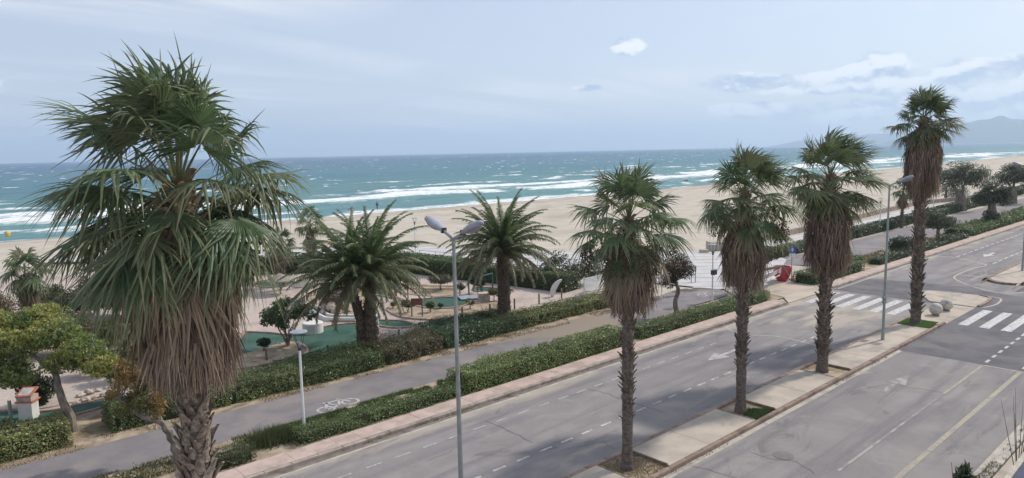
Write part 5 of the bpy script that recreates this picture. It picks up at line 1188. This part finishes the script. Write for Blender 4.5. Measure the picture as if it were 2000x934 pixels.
# white box with red tiled edges
x, y = G(58, 818); root = empty('golf_model_house', (x, y, 0), 'small white model house with red tiled rims behind the lower left hedge', 'golf obstacle', rz=R_(-38)); root.scale = (.66, .66, .92)
b = MB(); b.box(-.42, .42, -.38, .38, 0, .85); b.build('wall', M['plaster'], root)
b = MB(); b.box(-.52, .52, -.48, .48, .85, .92); b.build('tiled_rim', M['tile'], root)
b = MB(); b.box(-.45, .45, -.40, .40, .92, 1.12); b.build('upper_wall', M['stone'], root)
b = MB(); b.add([(-.48, -.46, 1.12), (.48, -.46, 1.12), (.48, .46, 1.36), (-.48, .46, 1.36), (-.48, -.46, 1.18), (.48, -.46, 1.18), (.48, .46, 1.42), (-.48, .46, 1.42)], [(0, 3, 2, 1), (4, 5, 6, 7), (0, 1, 5, 4), (1, 2, 6, 5), (2, 3, 7, 6), (3, 0, 4, 7)]); b.build('roof', M['tile'], root)
b = MB(); b.add([(-.36, -.34, 1.215), (.3, -.34, 1.215), (.3, .34, 1.39), (-.36, .34, 1.39)], [(0, 1, 2, 3)]); b.build('roof_panel', M['white'], root)
b = MB(); pole(22, 822, .9, .07, 'greenpole', 'stout greenish post left of the white model house', None, 'post')
# white slatted fence
A = np.array(G(1142, 573)); B = np.array(G(1192, 561)); ang = math.atan2(B[1] - A[1], B[0] - A[0]); Lf = float(np.linalg.norm(B - A)) + 1.2
root = empty('slatted_fence', (A[0], A[1], 0), 'white fence of horizontal slats beside the dark bush', 'fence', rz=ang)
for i in range(8):
    b = MB(); b.box(0, Lf, -.015, .015, 0, .105); b.build('slat', M['whitemetal'], root, loc=(0, 0, .15 + i * .13))
for i in range(4):
    b = MB(); b.box(-.03, .03, -.05, .05, 0, 1.25); b.build('post', M['whitemetal'], root, loc=(Lf * i / 3, .04, 0))
# thin railing behind the back hedge
rp = [G(*p) for p in ((820, 510), (950, 523), (1050, 528), (1135, 530), (1190, 533))]
root = empty('thin_railing', (rp[0][0], rp[0][1], 0), 'thin dark railing between the promenade and the golf hedge', 'railing')
for a, c in zip(rp[:-1], rp[1:]):
    L = math.hypot(c[0] - a[0], c[1] - a[1]); k = max(1, int(L / 2))
    for i in range(k):
        b = MB(); b.tube([(a[0] + (c[0] - a[0]) * i / k - rp[0][0], a[1] + (c[1] - a[1]) * i / k - rp[0][1], 0), (a[0] + (c[0] - a[0]) * i / k - rp[0][0], a[1] + (c[1] - a[1]) * i / k - rp[0][1], 1.1)], .03, 5); b.build('post', M['steel'], root)
    for z in (.45, 1.1):
        b = MB(); b.tube([(a[0] - rp[0][0], a[1] - rp[0][1], z), (c[0] - rp[0][0], c[1] - rp[0][1], z)], .022, 5); b.build('rail', M['steel'], root)

# ------------------------------------------------------------------ lamps
def big_lamp(x, y, label, h=8.5, mat='steel'):
    root = empty('street_lamp', (x, y, .15), label, 'street lamp', 'tall street lamps on the central reservation')
    b = MB(); b.lathe([(0, .088), (.5, .088), (.55, .074), (h - .25, .045), (h - .22, .05), (h, .05)], 14); b.build('pole', M[mat], root, smooth=False)
    for s in (1, -1):
        b = MB(); b.tube([(0, 0, h - .08), (0, s * .06, h - .02), (0, s * .44, h + .15)], [.045, .045, .04], 10); arm = b.build('arm', M[mat], root)
        b = MB(); V = []; F = []; k = 16; n = 12; L = .76
        for i in range(n + 1):
            u = i / n; w = (.06 + .112 * math.sin(math.pi * min(1, u * .86 + .05)) ** .9) * (1 if u < .97 else .6); hh = w * .78; yy = .40 + L * u; zz = h + .14 + u * .30
            if i == n: w *= .5; hh *= .5
            for j in range(k):
                a = 2 * math.pi * j / k; V.append((w * math.cos(a), s * yy, zz + hh * math.sin(a) * (1 if math.sin(a) > 0 else .55)))
        for i in range(n):
            for j in range(k): F.append((i * k + j, (i + 1) * k + j, (i + 1) * k + (j + 1) % k, i * k + (j + 1) % k)[::s])
        F.append(tuple(range(k))[::-s]); F.append(tuple(n * k + j for j in range(k))[::s]); b.add(V, F); hd = b.build('lamp_head', M['lampgrey'], root, smooth=True)
        b = MB(); b.sphere((0, 0, 0), 1., 16, (.14, .30, .085)); g_ = b.build('lamp_glass', M['lampunder'], hd, smooth=True); g_.location = (0, s * (.40 + L * .58), h + .14 + .13); g_.rotation_euler.x = s * math.atan(.30 / L)
        b = MB(); b.box(-.06, .06, min(s * .36, s * .46), max(s * .36, s * .46), h + .08, h + .22); b.build('clamp', M['dark'], hd)
    return root
l1 = big_lamp(11.0, 14.4, 'tall grey double-headed street lamp in front of the date palms')
l2 = big_lamp(40.35, 14.4, 'tall green-grey double-headed street lamp between the thick-skirted and tallest palms', mat='greenpole')
for z in (2.12, 2.36):
    b = MB(); b.tube([(-.19, 0, z), (.19, 0, z)], .075, 10); b.build('speaker', M['greenpole'], l2)
b = MB(); b.lathe([(2.05, .10), (2.45, .10)], 12); b.build('bracket', M['greenpole'], l2)
l3 = big_lamp(70.1, 14.4, 'tall street lamp at the right edge on the next reservation')
def path_lamp(x, y, h, label, box=False):
    root = empty('path_lamp', (x, y, 0), label, 'lamp post', 'small disc-topped lamps along the promenade and path')
    b = MB(); b.lathe([(0, .062), (h * .82, .045)], 10); b.build('pole', M['whitemetal'], root)
    b = MB(); b.lathe([(h * .82, .065), (h * .82 + .10, .065)], 10); b.build('collar', M['dark'], root)
    for k in range(4):
        a = k * math.pi / 2 + .6; b = MB(); b.tube([(.05 * math.cos(a), .05 * math.sin(a), h * .84), (.15 * math.cos(a), .15 * math.sin(a), h * .9), (.26 * math.cos(a), .26 * math.sin(a), h - .04)], .012, 5); b.build('bracket', M['dark'], root)
    b = MB(); b.lathe([(h - .05, .30), (h - .03, .33), (h, .32), (h + .03, .10)], 22); b.build('lamp_disc', M['lampgrey'], root)
    b = MB(); b.lathe([(h * .84, .05), (h * .87, .09), (h * .90, .05)], 10); b.build('lamp_glass', M['lampunder'], root)
    if box: b = MB(); b.box(-.05, .38, -.12, .12, h * .47, h * .47 + .34); b.build('speaker_box', M['dark'], root)
    return root
path_lamp(11.61, 25.13, 4.15, 'white disc-topped path lamp left of the tall double-headed lamp')
path_lamp(43.2, 26.8, 4.1, 'white path lamp with dark box near the crossing', True)
for x, y, lab in ((42.4, 62.2, 'path lamp on the promenade against the open beach'), (94.3, 34.6, 'path lamp on the promenade behind the green lamp pole'), (119.3, 36.2, 'path lamp right of the staked palms'), (142, 38., 'farthest path lamp right of the widest tree')):
    path_lamp(x, y, 4.1, lab)

# ------------------------------------------------------------------ crossing furniture
x, y = 53.9, 26.3; root = empty('parking_sign', (x, y, 0), 'small square blue sign with white arrow on a thin pole by the crossing', 'road sign', rz=R_(-40))
b = MB(); b.tube([(0, 0, 0), (0, 0, 2.9)], .03, 8); b.build('pole', M['steel'], root)
b = MB(); b.box(-.26, .26, -.045, -.03, 2.35, 2.85); pl = b.build('sign_plate', M['blue'], root)
b = MB(); b.box(-.26, .26, -.045, -.03, 2.02, 2.30); b.build('sign_plate', M['whitemetal'], root)
b = MB(); b.add([(-.05, -.049, 2.45), (.05, -.049, 2.45), (.05, -.049, 2.6), (.13, -.049, 2.6), (0, -.049, 2.76), (-.13, -.049, 2.6), (-.05, -.049, 2.6)], [(0, 1, 2, 3, 4, 5, 6)]); b.build('symbol', M['white'], pl)
x, y = G(1527, 549); root = empty('red_planter', (x, y, 0), 'large glossy red bowl-shaped planter beside the barrier', 'planter')
b = MB(); b.lathe([(0, .34), (.06, .38), (.45, .60), (.9, .70), (1.2, .70), (1.2, .63), (1.02, .60), (1.0, .02)], 26, sx=1., sy=1.); b.build('bowl', M['red'], root, smooth=False)
b = MB(); b.lathe([(.98, .60), (1.04, .5), (1.08, .1)], 16, jit=.1); b.build('soil', M['earth'], root)
A = np.array(G(1488, 570)); B = np.array(G(1524, 552)); ang = math.atan2(B[1] - A[1], B[0] - A[0]); L = float(np.linalg.norm(B - A))
root = empty('swing_barrier', (A[0], A[1], 0), 'white tubular swing barrier with red stripes in front of the red planter', 'barrier', rz=ang)
b = MB(); b.lathe([(0, .17), (1.0, .17), (1.1, .12)], 14); b.build('post', M['cream'], root)
b = MB(); b.tube([(.1, 0, .95), (.4, 0, 1.35), (L - .25, 0, 1.35), (L, 0, 1.2), (L, 0, .8), (L - .25, 0, .62), (.15, 0, .62)], .05, 8); b.build('tube_frame', M['whitemetal'], root)
b = MB(); b.box(.7, L - .1, -.02, .02, .85, 1.15); pn = b.build('panel', M['white'], root)
for i in (0, 1):
    x0 = .95 + i * (L - 1.9); b = MB(); b.add([(x0, -.024, .86), (x0 + .28, -.024, .86), (x0 + .55, -.024, 1.14), (x0 + .27, -.024, 1.14)], [(0, 1, 2, 3)]); b.build('red_stripe', M['redpaint'], pn)
for i, (x, y, lab) in enumerate(((49.02, 14.43, 'stone ball bollard nearer to the tallest palm'), (50.84, 14.37, 'stone ball bollard behind and right of the other ball'))):
    root = empty('stone_ball', (x, y, .012), lab, 'bollard', 'stone balls on the crossing island'); b = MB(); b.sphere((0, 0, .40), .385, 28, (1, 1, .98), jit=.008); b.build('ball', M['ball'], root, smooth=True)
    b = MB(); b.lathe([(0, .2), (.05, .2)], 14); b.build('foot', M['darkstone'], root)
# concrete lumps on the beach edge
for px, py, s, lab in ((1403, 489, (1.1, .7, .95), 'large pale concrete block where the promenade meets the sand'), (1375, 494, (.4, .3, .35), 'little brown block left of the larger concrete block')):
    x, y = G(px, py); b = MB(); b.box(-s[0], s[0], -s[1], s[1], 0, s[2]); o = b.build('concrete_block', M['slab'], loc=(x, y, 0)); o.rotation_euler.z = -.6; tag(o, lab, 'block')
# purple banner behind the palm
x, y = 41.5, 34.2; root = empty('purple_parasol', (x, y, 0), 'purple canvas just visible right of the fruiting palm skirt', 'parasol'); b = MB(); b.tube([(0, 0, 0), (0, 0, 3.9)], .03, 6); b.build('pole', M['steel'], root)
b = MB(); b.lathe([(2.5, .9), (2.55, .85), (3.85, .06)], 8); b.build('canopy', M['purple'], root)
# posts on the crossing
for px, py, lab in ((1350, 553, 'left one of two slim grey posts at the start of the white promenade'), (1358, 553, 'right one of two slim grey posts at the start of the white promenade')):
    x, y = G(px, py); b = MB(); b.tube([(0, 0, 0), (0, 0, 1.3)], .04, 6); o = b.build('bollard_post', M['steel'], loc=(x, y, 0)); tag(o, lab, 'post', 'pair of slim posts at the promenade')
# beach things
x, y = G(737, 409, -.35); root = empty('person', (x, y, -.5), 'person in dark blue walking on the wet sand near the water', 'person')
b = MB()
b.lathe([(.82, .15), (1.0, .17), (1.25, .2), (1.42, .19), (1.48, .07), (1.56, .06)], 12, sy=.62); b.lathe([(1.54, .06), (1.60, .095), (1.68, .105), (1.76, .09), (1.80, .04)], 12)
b.tube([(.09, .05, .9), (.11, .2, .48), (.10, .12, .05), (.10, .0, .02)], [.09, .065, .045, .04], 8); b.tube([(-.09, 0, .9), (-.10, -.12, .48), (-.10, -.26, .07), (-.10, -.36, .03)], [.09, .065, .045, .04], 8)
b.tube([(.2, 0, 1.4), (.26, -.06, 1.12), (.24, .1, .88)], [.055, .045, .035], 8); b.tube([(-.2, 0, 1.4), (-.26, .06, 1.12), (-.24, -.06, .88)], [.055, .045, .035], 8)
b.build('body', M['skin'], root, smooth=True)
b = MB(); b.lathe([(.78, .19), (1.0, .20), (1.25, .23), (1.44, .2), (1.5, .1)], 12, sy=.66); b.tube([(.2, 0, 1.42), (.27, -.05, 1.12)], [.075, .06], 8); b.tube([(-.2, 0, 1.42), (-.27, .05, 1.12)], [.075, .06], 8); b.tube([(.09, .05, .92), (.12, .2, .48), (.11, .12, .1)], [.12, .09, .07], 8); b.tube([(-.09, 0, .92), (-.11, -.12, .48), (-.11, -.26, .12)], [.12, .09, .07], 8)
b.build('clothing', M['bluecloth'], root, smooth=True); b = MB(); b.sphere((0, .015, 1.72), .115, 10, (1, 1, .95)); b.build('hair', M['dark'], root)
x, y = G(686, 409, -.4)
b = MB(); b.tube([(-.8, 0, .12), (-.2, .05, .2), (.3, .1, .35), (.6, .1, .2), (.9, .2, .1)], [.06, .16, .2, .12, .05], 8); b.tube([(.1, 0, .3), (.2, -.1, .7)], [.08, .03], 6); o = b.build('driftwood', M['wood'], loc=(x, y, -.45)); tag(o, 'dark piece of driftwood at the water edge left of the walker', 'driftwood')
x, y = G(15, 463, -.4); b = MB(); b.lathe([(0, .25), (.2, .36), (.6, .38), (.85, .25), (.88, .1)], 12); o = b.build('yellow_buoy', M['yellowplastic'], loc=(x, y, -.4)); tag(o, 'yellow buoy lying on the sand at the far left', 'buoy')
for px, py in ((1340, 354),):
    x, y = G(px, py, -.6); b = MB(); b.tube([(-1.6, 0, .2), (-.4, 0, .45), (.6, .1, .4), (1.6, .2, .2)], [.1, .22, .28, .1], 8); o = b.build('driftwood', M['wood'], loc=(x, y, -.7)); tag(o, 'dark driftwood heap at the surf edge right of the fruiting palm crown', 'driftwood')

# ------------------------------------------------------------------ lower right corner: awning below the balcony, plant tops
e0 = G(1962, 934, 3.2); e1 = G(2000, 884, 3.2); d = Vector((e1[0] - e0[0], e1[1] - e0[1])).normalized(); nn = Vector((d.y, -d.x))
root = empty('awning', (e0[0], e0[1], 3.2), 'slate blue awning below at the bottom right corner', 'awning', rz=math.atan2(d.y, d.x))
b = MB(); b.box(-6, 9, -2.4, -.12, -.06, .0); b.build('canvas', M['awning'], root); b = MB(); b.box(-6, 9, -.115, .0, -.09, .03); b.build('edge_trim', M['cream'], root)
for dx in (-5.8, 8.8): b = MB(); b.box(dx - .04, dx + .04, -.2, -.12, -3.2, -.06); b.build('support_post', M['steel'], root)
x, y = G(1885, 915, 3.0)
tree('yucca_plant', (x, y, .1), 'dark spiky plant top at the bottom edge right of the road', [([(0, 0, 0), (.05, 0, 2.5)], [.05, .03]), ([(0, 0, 1), (-.2, .1, 2.9)], [.02, .008]), ([(0, 0, 1), (-.35, .2, 3.1)], [.02, .006])], [(0, 0, 2.55, .22, .22, .42), (.12, -.05, 2.2, .2, .2, .3)], 420, (.06, .085, .045), .12, 300, cat='plant', elong=3., hole=.3)
x, y = G(1993, 850, 2.); 
tw = MB(); r = random.Random(2)
for i in range(9):
    a = r.uniform(0, 6.28); q = r.uniform(.2, .7); tw.tube([(0, 0, .5), (math.cos(a) * q * .5, math.sin(a) * q * .5, 1.8), (math.cos(a) * q, math.sin(a) * q, 3. + r.uniform(-.3, .5))], [.016, .011, .004], 5)
o = tw.build('bare_twigs', M['treebark'], loc=(x, y, 0)); tag(o, 'bare thin twigs at the right edge above the awning', 'shrub')

# ------------------------------------------------------------------ air
b = MB(); b.box(-20500, 20500, -20500, 20500, -8, 620)
hz = b.build('haze', [], kind='stuff'); m = bpy.data.materials.new('haze'); m.use_nodes = True; t = NT(m.node_tree); t.n.clear()
ov = t.new('ShaderNodeOutputMaterial'); pv = t.new('ShaderNodeVolumePrincipled'); pv.inputs['Color'].default_value = (.70, .85, 1., 1); pv.inputs['Density'].default_value = 1.25e-4; pv.inputs['Anisotropy'].default_value = .2
t.l.new(pv.outputs[0], ov.inputs['Volume']); hz.data.materials.append(m)
tag(hz, 'thin sea haze over the bay', 'haze')
print('objects', len(bpy.data.objects), 'tris', sum(len(o.data.loop_triangles) or sum(p.loop_total - 2 for p in o.data.polygons) for o in bpy.data.objects if o.type == 'MESH' and o.data.users == 1))
